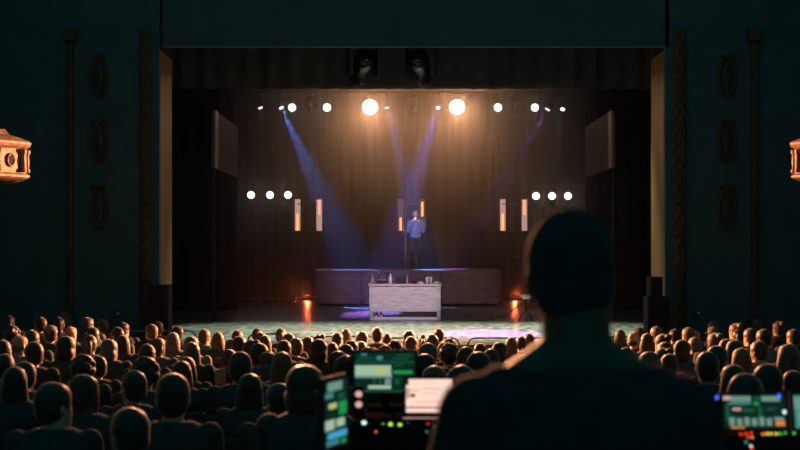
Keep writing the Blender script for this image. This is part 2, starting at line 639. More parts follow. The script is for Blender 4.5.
DR = 0.49   # reach from lens up to the lower truss chord
row = 'lamps hung along the truss'
WHITE = (1.0, 0.80, 0.66)
BLUE = (0.10, 0.27, 1.0)
VIOLET = (0.48, 0.14, 1.0)
lamps = [
    # px, R, lens, label, power, colour, cone, target
    (260, 0.075, 'lamp_white', 'smallest white lamp at the left end of the truss', 500, (1.0, 0.8, 0.5), 10, (-1.8, 33, 0.0)),
    (281, 0.085, 'lamp_violet', 'violet lamp near the left end sending a blue beam down right', 12000, BLUE, 14, at(366, 290, 32.2)),
    (292, 0.125, 'lamp_white', 'white lamp close beside the violet lamp on the left', 8, WHITE, 110, (-3.2, 0, 1)),
    (327, 0.13, 'lamp_white', 'white lamp alone between the left cluster and the glaring lamp', 8, WHITE, 110, (-2, 0, 1)),
    (370, 0.25, 'lamp_warm', 'large glaring warm lamp on the left half of the truss', 860, (1.0, 0.46, 0.22), 46, (0.3, 12, 0.2)),
    (387, 0.075, 'lamp_violet', 'small violet lamp right beside the left glaring lamp', 13000, BLUE, 11, at(430, 269, 33.0)),
    (438, 0.075, 'lamp_violet', 'small violet lamp just left of the right glaring lamp', 9000, (0.24, 0.2, 1.0), 11, at(374, 313, 29.4)),
    (457, 0.25, 'lamp_warm', 'large glaring warm lamp on the right half of the truss', 860, (1.0, 0.46, 0.22), 46, (0.3, 12, 0.2)),
    (498, 0.13, 'lamp_white', 'white lamp alone to the right of the glaring lamps', 8, WHITE, 110, (2, 0, 1)),
    (535, 0.125, 'lamp_white', 'white lamp beside the tilted lamps on the right', 8, WHITE, 110, (3.2, 0, 1)),
    (548, 0.09, 'lamp_violet', 'tilted violet lamp at the right end with a faint beam', 7000, VIOLET, 9, at(452, 269, 33.8)),
    (563, 0.075, 'lamp_white', 'tilted small white lamp at the far right end of the truss', 260, (0.8, 0.8, 1.0), 10, (3.2, 30.0, 0)),
]
for px, R, lens, lab, pw, colr, ang, tg in lamps:
    p = at(px, 109 if px > 540 else 107.5, TY)
    soft = 0.2 if R > 0.2 else R * 0.55
    par_lamp(p, R, tg, lens, lab, pw, colr, ang, row, TZ + 0.432 - p.z, soft=soft, pull=TY + 0.13, blend=1.0 if ang > 30 else 0.35)


def moving_head(p, label, sc=1.0, drop=0.5, group='dark moving lights under the truss', tilt=0.3):
    t = thing('moving_light', label, 'stage lamp', p, 0, group)
    t.scale = (sc, sc, sc)
    bm = new(); bx(bm, (0, 0, 0.30), (0.30, 0.28, 0.12), bev=0.03); obj('base', bm, M['plastic'], t)
    for s in (-1, 1):
        bm = new()
        bx(bm, (s * 0.19, 0, 0.06), (0.06, 0.14, 0.42), bev=0.02)
        obj('yoke_arm', bm, M['plastic'], t)
    R = Matrix.Rotation(tilt, 3, 'X')
    bm = new()
    lathe(bm, [(0.06, 0.2), (0.13, 0.17), (0.155, 0.02), (0.14, -0.14), (0.12, -0.25), (0.105, -0.27)], n=20)
    for v in bm.verts:
        v.co = R @ v.co
    obj('head', bm, M['gloss'], t, True)
    bm = new()
    lathe(bm, [(0.10, -0.265), (0.10, -0.272), (0.05, -0.285), (0.005, -0.29)], n=20)
    for v in bm.verts:
        v.co = R @ v.co
    obj('lens', bm, M['gloss'], t, True)
    bm = new()
    tube(bm, [(0, 0, 0.35), (0, 0, drop / sc)], 0.025, 8)
    obj('clamp', bm, M['steel'], t)
    return t


def hang_head(px, py, label, sc, tilt=0.3):
    p = at(px, py, TY)
    p.y += 0.13
    return moving_head(p, label, sc, TZ + 0.464 - p.z, tilt=tilt)


hang_head(311, 105.5, 'dark moving light hanging between the two left white lamps', 0.85)
hang_head(413, 105, 'dark moving light hanging midway between the glaring lamps', 0.9, tilt=0.1)
hang_head(516, 105.5, 'dark moving light hanging between the two right white lamps', 0.85)

# two larger fixtures hung forward, on their own pipe
FY = 25.0
p0 = at(392, 47, FY)
t = thing('lighting_pipe', 'black pipe hung near the top of the stage opening', 'pipe', (CX, FY, p0.z))
bm = new(); tube(bm, [(-4.5, 0, 0.35), (4.5, 0, 0.35)], 0.03, 10); obj('pipe', bm, M['steel'], t, True)
for x in (-4, 0, 4):
    bm = new(); tube(bm, [(x, 0, 0.35), (x, 0, 9.4 - p0.z)], 0.012, 6); obj('hanger', bm, M['steel'], t, True)
for px, lab, rz in ((364, 'bulky dark moving light hanging high above the left glaring lamp', 0.35), (419, 'bulky dark moving light hanging high above the middle of the stage', -0.3)):
    p = at(px, 65, FY)
    o = moving_head(p, lab, 1.75, p0.z + 0.318 - p.z, 'bulky moving lights on the front pipe', 0.9)
    o.rotation_euler.z = rz

# side towers
rowb = 'lamps on top of the side towers'


def tower(px, py, lab_t, lab_l, grp_n, seed, fixtures):
    p = at(px, py, TY + 0.115)
    t = thing('lamp_tower', lab_t, 'lamp stand', (p.x, p.y, 0), 0, 'ladder towers in the wings')
    h = p.z - 0.32
    for s in (-1, 1):
        bm = new(); tube(bm, [(s * 0.2, 0, 0.03), (s * 0.2, 0, h)], 0.018, 8); obj('upright', bm, M['steel'], t, True)
    for z in [0.3 + 0.45 * k for k in range(int((h - 0.2) / 0.45))] + [h]:
        bm = new(); tube(bm, [(-0.2, 0, z), (0.2, 0, z)], 0.014, 6); obj('rung', bm, M['steel'], t, True)
    bm = new(); bx(bm, (0, 0, 0.015), (0.46, 0.5, 0.03), bev=0.008); obj('base', bm, M['steel'], t)
    side = 'left' if px < 400 else 'right'
    par_lamp(at(px, py, TY), 0.12, (p.x * 0.6, 5, 1.0), 'lamp_white', lab_l, 4.5, (1.0, 0.72, 0.62), 110, rowb, -0.264, below=True)
    for dz, wd in fixtures:
        f = thing('small_wash_lamp', wd, 'stage lamp', (p.x, p.y - 0.14, dz), 0, 'unlit lamps on the left towers')
        bm = new(); lathe(bm, [(0.04, -0.12), (0.085, -0.08), (0.1, 0.05), (0.1, 0.09), (0.085, 0.09)], n=16, axis='Y'); obj('can', bm, M['plastic'], f, True)
        bm = new(); lathe(bm, [(0.085, 0.08), (0.085, 0.088), (0.02, 0.10)], n=16, axis='Y'); obj('lens', bm, M['gloss'], f, True)
        bm = new(); tube(bm, [(-0.11, 0, 0), (-0.11, 0.09, 0.03), (0.11, 0.09, 0.03), (0.11, 0, 0)], 0.01, 6); obj('yoke', bm, M['steel'], f, True)


nm = ['outermost', 'middle', 'innermost']
for k, px in enumerate((251, 270, 288)):
    fx = [(z, '%s unlit lamp on the %s ladder tower in the left wing' % (hh, nm[k])) for z, hh in ((2.75, 'top'), (2.2, 'middle'), (1.6, 'lower'))]
    tower(px, 195, '%s of three black ladder towers in the left wing' % nm[k], 'lit white lamp on top of the %s left tower' % nm[k], '', k, fx)
for k, px in enumerate((568, 552, 536)):
    tower(px, 196, '%s of three black ladder towers in the right wing' % nm[k], 'lit white lamp on top of the %s right tower' % nm[k], '', k + 5, [])


# lit panel stands
def panel_stand(px, label, bright):
    Y = 37.0
    p = at(px, 199, Y)
    t = thing('panel_lamp_stand', label, 'lamp stand', (p.x, Y, 0), 0, 'stands with two glowing panels')
    zt = p.z
    zb = zt - 1.07
    for s in (-1, 1):
        bm = new(); tube(bm, [(s * 0.2, 0, 0.04), (s * 0.2, 0, zt - 0.16)], 0.02, 8); obj('post', bm, M['tube'], t, True)
    for z in (zt - 0.17, zb, zb - 0.85):
        bm = new(); tube(bm, [(-0.37 if z > zb - 0.5 else -0.2, 0, z), (0.37 if z > zb - 0.5 else 0.2, 0, z)], 0.018, 8); obj('crossbar', bm, M['tube'], t, True)
    bm = new(); bx(bm, (0, 0, 0.02), (0.7, 0.5, 0.04), bev=0.01); obj('base', bm, M['steel'], t)
    if bright:
        bm = new(); bx(bm, (0, -0.3, 0.08), (0.22, 0.12, 0.13), Matrix.Rotation(-0.2, 3, 'X'), 0.02); obj('added_foot_box', bm, M['plastic'], t)  # added box as origin of the red floor light
        spot('red_floor_fill', (p.x, Y - 0.42, 0.24), (p.x - 0.15 * (1 if px < 400 else -1), 31.0, 0.0), 55, (1.0, 0.16, 0.05), 34, 0.8, 0.05)  # added red spot stands in for the tube's reflection on the boards
    for s in (-1, 1):
        bm = new()
        # shallow trough: back plate and two turned-in sides
        c = s * 0.36
        bx(bm, (c, 0.02, (zt + zb) / 2), (0.2, 0.02, 1.07), bev=0.004)
        bx(bm, (c - 0.10, -0.02, (zt + zb) / 2), (0.012, 0.08, 1.07))
        bx(bm, (c + 0.10, -0.02, (zt + zb) / 2), (0.012, 0.08, 1.07))
        pn = obj('panel', bm, M['panel'], t)
        bm = new(); bx(bm, (c, 0.004, (zt + zb) / 2), (0.185, 0.008, 1.05)); obj('plate_glow_sheet', bm, M['plate_glow'] if bright else M['plate_glow_dim'], pn)  # added even glow stands in for light on the trough plate
        if s < 0:
            z0, z1 = zb + 0.05, zb + (0.55 if bright else 0.42)
        else:
            z0, z1 = zt - (0.5 if bright else 0.55), zt - (0.06 if bright else 0.12)
        bm = new()
        capsule(bm, (c, -0.03, z0), (c, -0.03, z1), 0.032, 0.032, 10)
        obj('glowing_tube', bm, M['tube_orange'] if (s < 0 or not bright) else M['tube_dim'], pn, True)
        bm = new(); lathe(bm, [(0.03, 0), (0.03, 0.05), (0.015, 0.06)], (c, -0.03, z0 - 0.085 if s < 0 else z1 + 0.03), 10); obj('socket', bm, M['steel'], pn)


panel_stand(308.5, 'metal stand with two glowing panels, beside the left lamp towers', True)
panel_stand(411.5, 'metal stand with two glowing panels behind the performer', False)
panel_stand(513.5, 'metal stand with two glowing panels, beside the right lamp towers', True)

# cool wash on the stage lip from bars above the opening, added spots in place of follow-spot spill on the curtain
for k, x in enumerate((-3.0, -1.2, 0.6, 2.4, 4.0)):
    spot('lip_wash_lamp', (x, 22.3, 6.3), (x * 0.95 + 0.1, 23.1, 0), 1500, (0.84, 1.0, 0.80), 54, 0.6, 0.08)
spot('violet_pool_lamp', (1.2, 21.6, 6.6), at(486, 333, 22.6), 11000, (0.58, 0.13, 1.0), 21, 0.5, 0.06)
spot('curtain_fill', (3.0, 36.2, 8.6), (2.5, 39.6, 2.9), 240, (1.0, 0.56, 0.32), 30, 1.0, 0.1)
spot('curtain_fill', (-1.0, 36.2, 8.6), (0.0, 39.6, 3.2), 8, (1.0, 0.60, 0.36), 80, 1.0, 0.1)

# ------------------------------------------------------------------ stage furniture
spot('wing_flat_fill', (1.6, 35.0, 6.1), (-4.43, 27.4, 4.35), 700, (1.0, 0.62, 0.36), 15, 0.8, 0.06)  # added spots without fixtures, to brighten the wing flats
spot('wing_flat_fill', (-1.0, 35.0, 6.1), (5.07, 27.4, 4.35), 700, (1.0, 0.62, 0.36), 15, 0.8, 0.06)
# long riser
RZ = 1.066
RY = 32.6
t = thing('stage_riser', 'long low riser of painted boards standing behind the desk', 'stage riser', (0, RY, 0))
x0, x1 = at(315, 0, RY).x, at(502, 0, RY).x
bm = new(); bx(bm, ((x0 + x1) / 2, 1.6, RZ - 0.04), (x1 - x0, 3.2, 0.08), bev=0.012); obj('deck', bm, M['riser'], t)
xs = [x0, x0 + 1.35, -0.4, at(441, 0, RY).x, x1]
for a, b in zip(xs, xs[1:]):
    bm = new()
    bx(bm, ((a + b) / 2, 0.05, 0.545), (b - a - 0.02, 0.04, 0.95), bev=0.006)
    for z in (0.97, 0.12):
        bx(bm, ((a + b) / 2, 0.02, z), (b - a - 0.02, 0.03, 0.09), bev=0.006)
    for x in (a + 0.06, b - 0.06):
        bx(bm, (x, 0.02, 0.545), (0.09, 0.03, 0.95), bev=0.006)
    obj('front_panel', bm, M['riser'], t)
for x in (x0 + 0.03, x1 - 0.03):
    bm = new(); bx(bm, (x, 1.6, 0.545), (0.05, 3.1, 0.95), bev=0.006); obj('end_panel', bm, M['riser'], t)
bm = new(); bx(bm, ((x0 + x1) / 2, 1.7, 0.035), (x1 - x0 - 0.3, 2.8, 0.07)); obj('shadow_plinth', bm, M['black_cloth'], t)  # black base stands in for the shadow under the riser

# desk
DY = 26.6
xa, xb = at(369, 0, DY).x, at(441, 0, DY).x
TOP = at(0, 284, DY).z
t = thing('stage_desk', 'whitewashed wooden desk with panelled front on the stage', 'desk', (0, DY, 0))
cx, wx = (xa + xb) / 2, xb - xa
bm = new(); bx(bm, (cx, 0.4, TOP - 0.025), (wx + 0.04, 0.86, 0.05), bev=0.01); obj('desktop', bm, M['desk'], t)
for x in (xa + 0.05, xb - 0.05):
    for y in (0.05, 0.75):
        bm = new(); bx(bm, (x, y, (TOP - 0.05) / 2), (0.09, 0.09, TOP - 0.05), bev=0.01); obj('leg', bm, M['desk'], t)
bm = new()
bx(bm, (cx, 0.05, (TOP + 0.14) / 2), (wx - 0.18, 0.03, TOP - 0.27))
for z in (0.32, 0.5, 0.68):
    bx(bm, (cx, 0.032, z), (wx - 0.19, 0.012, 0.15), bev=0.004)
obj('front_panel', bm, M['desk'], t)
bm = new(); bx(bm, (cx, 0.05, 0.04), (wx - 0.18, 0.07, 0.07), bev=0.01); obj('foot_rail', bm, M['desk'], t)


def bottle(p, h, m, label, group='bottles around the desk'):
    t = thing('water_bottle', label, 'bottle', p, 0, group)
    r = h * 0.17
    bm = new(); lathe(bm, [(r * 0.9, 0), (r, 0.02), (r, h * 0.55), (r * 0.95, h * 0.62), (r * 0.45, h * 0.82), (r * 0.4, h * 0.9)], n=16); obj('body', bm, m, t, True)
    bm = new(); lathe(bm, [(r * 0.5, h * 0.88), (r * 0.5, h), (r * 0.4, h)], n=12); obj('cap', bm, M['white'], t, True)
    bm = new(); lathe(bm, [(r * 1.02, h * 0.22), (r * 1.02, h * 0.5)], n=16); obj('paper_band', bm, M['white'], t, True)


def dpos(px, dy=0.25):
    q = at(px, 284, DY + dy)
    return Vector((q.x, DY + dy, TOP + 0.001))


bottle(dpos(372.5), 0.22, M['bottle_pink'], 'pinkish bottle standing on the left end of the desk')
bottle(dpos(390.5), 0.24, M['clear'], 'pale bottle beside the small black screen on the desk')
bottle(V(at(379, 0, DY + .35).x - 0.06, DY + 0.42, 0.001), 0.24, M['clear'], 'left of two bottles on the floor beneath the desk')
bottle(V(at(379, 0, DY + .35).x + 0.05, DY + 0.38, 0.001), 0.22, M['clear'], 'right of two bottles on the floor beneath the desk')
# flat mixer
t = thing('audio_mixer', 'flat black mixer lying between the two desk bottles', 'mixer', dpos(381.5))
bm = new(); bx(bm, (0, 0, 0.047), (0.24, 0.2, 0.06), Matrix.Rotation(0.12, 3, 'X'), 0.01); obj('body', bm, M['plastic'], t)
for k in range(4):
    bm = new(); lathe(bm, [(0.012, 0), (0.01, 0.025)], (-0.08 + 0.053 * k, 0.02, 0.078), 10); obj('knob', bm, M['white'], t)
# goose-neck microphone
t = thing('desk_microphone', 'thin gooseneck microphone standing on the left of the desk', 'microphone', dpos(378.5, 0.55))
bm = new(); lathe(bm, [(0.06, 0), (0.06, 0.015), (0.015, 0.025)], n=16); obj('base', bm, M['plastic'], t)
bm = new(); tube(bm, [(0, 0, 0.02), (0, 0, 0.16), (0.005, 0.02, 0.24)], 0.008, 8); obj('gooseneck', bm, M['steel'], t, True)
bm = new(); capsule(bm, (0.005, 0.02, 0.24), (0.005, 0.04, 0.29), 0.017, 0.02); obj('capsule', bm, M['bottle_pink'], t, True)
# small open laptop seen from the back
t = thing('black_screen', 'small black screen box with a pale side frame on the desk', 'screen', dpos(402))
bm = new(); bx(bm, (-0.02, 0, 0.085), (0.25, 0.1, 0.15), bev=0.015); obj('body', bm, M['plastic'], t)
bm = new(); bx(bm, (0.125, 0, 0.09), (0.02, 0.11, 0.18), bev=0.004); obj('side_frame', bm, M['panel'], t)
bm = new(); bx(bm, (-0.02, 0, 0.006), (0.2, 0.14, 0.01)); obj('foot', bm, M['plastic'], t)
# small dark box
t = thing('small_case', 'small dark case right of the black screen on the desk', 'case', dpos(414.0))
bm = new(); bx(bm, (0, 0, 0.032), (0.12, 0.14, 0.06), bev=0.01); obj('body', bm, M['plastic'], t)
bm = new(); tube(bm, [(-0.03, -0.075, 0.035), (-0.03, -0.095, 0.035), (0.03, -0.095, 0.035), (0.03, -0.075, 0.035)], 0.006, 6); obj('handle', bm, M['steel'], t)
# crumpled cloth
for nm_, px, lab, sx, sz, sd in (('crumpled_cloth', 420.8, 'crumpled pale cloth lying in the middle right of the desk', 0.085, 0.05, 3), ('folded_cloth', 437.2, 'white cloth lying on the right end of the desk', 0.10, 0.06, 8)):
    bm = new()
    vs = ell(bm, (0, 0, 0), (sx, 0.12, sz), 24)
    for v in vs:
        n_ = noise.noise(v.co * 18 + Vector((sd, 0, 0)))
        v.co *= 1 + 0.28 * n_
        v.co.z = max(v.co.z, 0) + 0.002
    o = obj(nm_, bm, M['cloth_white'], None, True)
    o.location = dpos(px)
    tag(o, lab, 'cloth')
# plastic cups
for k, (dx, lab) in enumerate(((-0.045, 'left of two clear cups by the white cloth'), (0.045, 'right of two clear cups by the white cloth'))):
    p = dpos(429.0)
    t = thing('plastic_cup', lab + ' on the desk', 'cup', (p.x + dx, p.y + 0.02 * k, p.z), 0, 'clear cups on the desk')
    bm = new(); lathe(bm, [(0.03, 0), (0.042, 0.15), (0.044, 0.155), (0.04, 0.155), (0.028, 0.01)], n=18); obj('wall', bm, M['clear'], t, True)
    bm = new(); tube(bm, [(0.0, 0, 0.02), (0.025, 0, 0.2)], 0.005, 6); obj('straw', bm, M['white'], t)

# tripod with white box and cable
SP = at(526, 322, 26.0)
t = thing('tripod_stand', 'small tripod with a white box on top, right of the riser', 'tripod', (SP.x, 26.0, 0))
hz_ = at(526, 299, 26).z
bm = new(); tube(bm, [(0, 0, 0.25), (0, 0, hz_)], 0.014, 8); obj('column', bm, M['steel'], t, True)
for k in range(3):
    a = 0.5 + k * 2 * math.pi / 3
    bm = new(); tube(bm, [(0, 0, 0.3 if k else 0.34), (0.2 * math.cos(a), 0.2 * math.sin(a), 0.012)], 0.011, 8); obj('leg', bm, M['steel'], t, True)
bm = new(); bx(bm, (0, 0, hz_ + 0.05), (0.2, 0.12, 0.1), Matrix.Rotation(-0.0, 3, 'Y'), 0.02); obj('white_box', bm, M['white'], t)
bm = new()
pts = []
for k in range(25):
    u = k / 24
    x = SP.x - 0.02 - u * 1.15
    z = max(0.012, hz_ * 0.92 * (1 - u) ** 2.2 + 0.012)
    pts.append((x, 25.98 + 0.25 * u, z))
tube(bm, pts, 0.009, 6)
tag(obj('loose_cable', bm, M['cable'], None, True), 'black cable drooping from the tripod down to the stage floor', 'cable')

# speakers at the foot of the proscenium
def speaker(px0, px1, py0, Y, label, z0):
    a, b = at(px0, py0, Y), at(px1, py0, Y)
    w_, h = b.x - a.x, a.z - z0
    t = thing('loudspeaker', label, 'loudspeaker', ((a.x + b.x) / 2, Y, z0), 0, 'loudspeakers beside the stage opening')
    bm = new(); bx(bm, (0, 0.2, h / 2 + 0.002), (w_, 0.38, h - 0.004), bev=0.015); obj('cabinet', bm, M['plastic'], t)
    bm = new(); bx(bm, (0, 0.004, h * 0.5), (w_ * 0.86, 0.02, h * 0.86), bev=0.006); obj('grille', bm, M['steel'], t)
    bm = new(); tube(bm, [(w_ / 2, 0.12, h * 0.7), (w_ / 2 + 0.03, 0.12, h * 0.7), (w_ / 2 + 0.03, 0.28, h * 0.7), (w_ / 2, 0.28, h * 0.7)], 0.01, 6); obj('handle', bm, M['steel'], t)


Ysp = 20.35
speaker(648, 670, 297, Ysp, 'wide black loudspeaker on the stage corner at right', 0.0)
zz = at(0, 297, Ysp).z
speaker(651, 663, 277, Ysp + 0.02, 'narrow loudspeaker stacked on the wide one at right', zz)
speaker(148, 168, 285, Ysp, 'black loudspeaker on the stage corner at left', 0.0)


def floor_uplight(px, py, label):
    Y = 20.3
    p = at(px, py, Y)
    t = thing('stage_corner_lamp', label, 'lamp', (p.x, Y, 0), 0, 'small lamps at the stage corners')
    bm = new(); tube(bm, [(0, 0, 0.02), (0, 0, p.z - 0.05)], 0.012, 8); lathe(bm, [(0.1, 0), (0.1, 0.02), (0.02, 0.03)], n=14); obj('stand', bm, M['steel'], t)
    bm = new(); bx(bm, (0, 0, p.z), (0.13, 0.1, 0.09), Matrix.Rotation(0.5, 3, 'Y'), 0.015); obj('housing', bm, M['plastic'], t)
    bm = new(); bx(bm, (0.03, -0.052, p.z + 0.01), (0.05, 0.01, 0.03), Matrix.Rotation(0.5, 3, 'Y')); obj('lens', bm, M['white'], t)


floor_uplight(117, 314, 'tiny pale lamp at the far left corner of the stage')
floor_uplight(696, 313, 'tiny pale lamp at the far right corner of the stage')

# rails in front of the stage
bars = [(110, 196, 331), (248, 297, 334), (302, 380, 336.5), (384, 459, 338), (468, 566, 338), (574, 640, 337)]
names = ['first', 'second', 'third', 'fourth', 'fifth', 'sixth']
for k, (a, b, py) in enumerate(bars):
    Y = 19.55
    pa, pb = at(a, py, Y), at(b, py, Y)
    zf = floor_z((pa.x + pb.x) / 2, Y)
    fa, fb = floor_z(pa.x, Y) - zf, floor_z(pb.x, Y) - zf
    t = thing('guard_rail', '%s round-cornered tube rail from the left along the stage front' % names[k], 'rail', ((pa.x + pb.x) / 2, Y, zf), 0, 'tube rails before the stage')
    hw, h = (pb.x - pa.x) / 2, pa.z - zf
    bm = new()
    arc = [(-hw, 0, fa + 0.01)] + [(-hw + 0.12 - 0.12 * math.cos(q), 0, h - 0.12 + 0.12 * math.sin(q)) for q in [math.pi / 8 * i for i in range(5)]]
    arc2 = [(hw - 0.12 + 0.12 * math.sin(q), 0, h - 0.12 + 0.12 * math.cos(q)) for q in [math.pi / 8 * i for i in range(5)]] + [(hw, 0, fb + 0.01)]
    tube(bm, arc + arc2, 0.014, 8)
    obj('tube_frame', bm, M['tube'], t, True)
    bm = new(); tube(bm, [(-hw, 0, 0.25), (hw, 0, 0.25)], 0.012, 8); obj('lower_bar', bm, M['tube'], t, True)
    for s, f in ((-1, fa), (1, fb)):
        bm = new(); bx(bm, (s * hw * 0.98, 0, f + 0.012), (0.05, 0.36, 0.02), bev=0.005); obj('foot', bm, M['tube'], t)


# ------------------------------------------------------------------ people
def lerp(tab, z):
    for a, b in zip(tab, tab[1:]):
        if a[0] <= z <= b[0]:
            u = (z - a[0]) / (b[0] - a[0])
            return [a[i] + (b[i] - a[i]) * u for i in range(1, len(a))]
    return tab[0][1:] if z < tab[0][0] else tab[-1][1:]


HEAD = [(-0.118, .020, .070, .020), (-0.108, .038, .083, -.005), (-0.085, .052, .088, -.030), (-0.055, .061, .090, -.058), (-0.02, .068, .090, -.078),
        (0.02, .074, .092, -.092), (0.06, .077, .090, -.097), (0.09, .068, .076, -.088), (0.11, .046, .050, -.064), (0.121, .020, .018, -.034)]


def head_mesh(bm, c, R=None, sc=1.0):
    zs = [-0.118 + 0.239 * k / 40 for k in range(41)]
    rings = []
    for z in zs:
        wd, yf, yb = lerp(HEAD, z)
        yc, hy = (yf + yb) / 2, (yf - yb) / 2
        ring = []
        for k in range(48):
            a = 2 * math.pi * k / 48
            x, y = wd * math.sin(a), yc + hy * math.cos(a)
            if math.cos(a) > 0.2:
                g = lambda u, s: math.exp(-(u / s) ** 2)
                nz = max(0.0, min(1.0, (0.022 - z) / 0.05)) if z > -0.034 else max(0.0, (z + 0.046) / 0.012)
                y += 0.026 * g(x, 0.011) * nz
                y -= 0.011 * g(abs(x) - 0.031, 0.014) * g(z - 0.014, 0.011)
                y += 0.005 * g(z - 0.034, 0.009) * g(abs(x) - 0.028, 0.022)
                y += 0.006 * g(z + 0.056, 0.007) * g(x, 0.022)
                y -= 0.004 * g(z + 0.064, 0.003) * g(x, 0.022)
                y += 0.005 * g(z + 0.070, 0.006) * g(x, 0.018)
                y += 0.006 * g(z + 0.100, 0.012) * g(x, 0.022)
            ring.append(Vector((x, y, z)))
        rings.append(ring)
    b0 = len(bm.verts)
    loft(bm, rings)
    for s in (-1, 1):
        ell(bm, (s * 0.077, -0.012, -0.008), (0.012, 0.02, 0.034), 10, Matrix.Rotation(s * 0.3, 3, 'Z'))
    bm.verts.ensure_lookup_table()
    for v in list(bm.verts)[b0:]:
        p = v.co * sc
        v.co = (R @ p if R is not None else p) + Vector(c)


def hand(bm, wrist, fdir, back, side, curl=0.5, thumb=0.6):
    """palm, four unequal bent fingers and a side thumb; BACK is the back-of-hand normal, SIDE points to the thumb"""
    f = Vector(fdir).normalized()
    n = (Vector(back) - f * Vector(back).dot(f)).normalized()
    s = Vector(side)
    s = (s - f * s.dot(f) - n * s.dot(n)).normalized()
    w_ = Vector(wrist)
    rings = []
    for u, hw, ht in ((0, .026, .018), (.02, .033, .017), (.05, .041, .015), (.085, .042, .013), (.095, .038, .010)):
        rings.append([w_ + f * u + s * (hw * math.cos(a)) + n * (ht * math.sin(a)) for a in [2 * math.pi * k / 12 for k in range(12)]])
    loft(bm, rings)
    for i, (o_, ln) in enumerate(((.031, .074), (.0105, .083), (-.0105, .077), (-.031, .060))):
        p = w_ + f * 0.088 + s * o_
        ang = curl * 0.5
        pts = [p - f * 0.02]
        q = p
        pts.append(q)
        for seg in (.45, .32, .23):
            d = f * math.cos(ang) - n * math.sin(ang)
            q = q + d * ln * seg
            pts.append(q)
            ang += curl
        tube(bm, pts, [.0085, .009, .0085, .0078, .0058], 8)
    p = w_ + f * 0.025 + s * 0.03
    d1 = (s * 0.8 + f * 0.65 - n * 0.25).normalized()
    d2 = (f * 0.8 + s * (0.5 - thumb * 0.6) - n * (0.2 + 0.5 * thumb)).normalized()
    pts = [p - d1 * 0.015, p + d1 * 0.02, p + d1 * 0.04, p + d1 * 0.04 + d2 * 0.032, p + d1 * 0.04 + d2 * 0.055]
    tube(bm, pts, [.012, .0125, .0105, .0095, .0065], 8)


def figure(torso, limbs, headc, headR, hands, voxel, ratio, hs=1.0):
    """one continuous body: torso loft, tapered limbs, hands, head; welded by remeshing"""
    bm = new()
    rings = []
    for z, hw, hd, y, x in torso:
        rings.append([Vector((x + hw * math.copysign(abs(math.cos(a)) ** 0.85, math.cos(a)), y + hd * math.copysign(abs(math.sin(a)) ** 0.9, math.sin(a)), z)) for a in [2 * math.pi * k / 24 for k in range(24)]])
    loft(bm, rings)
    for _, a, b, r0, r1 in limbs:
        capsule(bm, a, b, r0, r1)
    for h in hands:
        hand(bm, *h)
    head_mesh(bm, headc, headR, hs)
    me = meshof('body', bm, [])
    mods = [('REMESH', dict(mode='VOXEL', voxel_size=voxel)), ('SMOOTH', dict(factor=0.5, iterations=3 if voxel > 0.009 else 2))]
    if ratio < 1:
        mods.append(('DECIMATE', dict(ratio=ratio)))
    out = evaluated(me, mods)
    bpy.data.meshes.remove(me)
    for p in out.polygons:
        p.use_smooth = True
    return out


def segdist(p, a, b):
    a, b = Vector(a), Vector(b)
    d = b - a
    u = max(0, min(1, (p - a).dot(d) / d.length_squared))
    return (p - a - d * u).length, u


def shell(body, want, thick, name):
    """garment: the wanted faces of the body lifted off the skin, with a real thickness"""
    bm = new()
    bm.from_mesh(body)
    bm.faces.ensure_lookup_table()
    kill = [f for f in bm.faces if not want(f.calc_center_median())]
    bmesh.ops.delete(bm, geom=kill, context='FACES')
    bm.normal_update()
    me = bpy.data.meshes.new(name)
    bm.to_mesh(me)
    bm.free()
    out = evaluated(me, [('SOLIDIFY', dict(thickness=thick, offset=1.0)), ('SMOOTH', dict(factor=0.35, iterations=2))])
    bpy.data.meshes.remove(me)
    for p in out.polygons:
        p.use_smooth = True
    out.name = name
    return out


def classify(limbs, torso_seg, tr, headc):
    def f(p):
        best, who, uu = 9, 'torso', 0
        dd, u = segdist(p, torso_seg[0], torso_seg[1])
        best = dd - tr
        for nme, a, b, r0, r1 in limbs:
            d, u = segdist(p, a, b)
            d -= r0 + (r1 - r0) * u
            if d < best:
                best, who, uu = d, nme, u
        if (p - Vector(headc)).length < 0.135:
            who = 'head'
        return who, uu
    return f


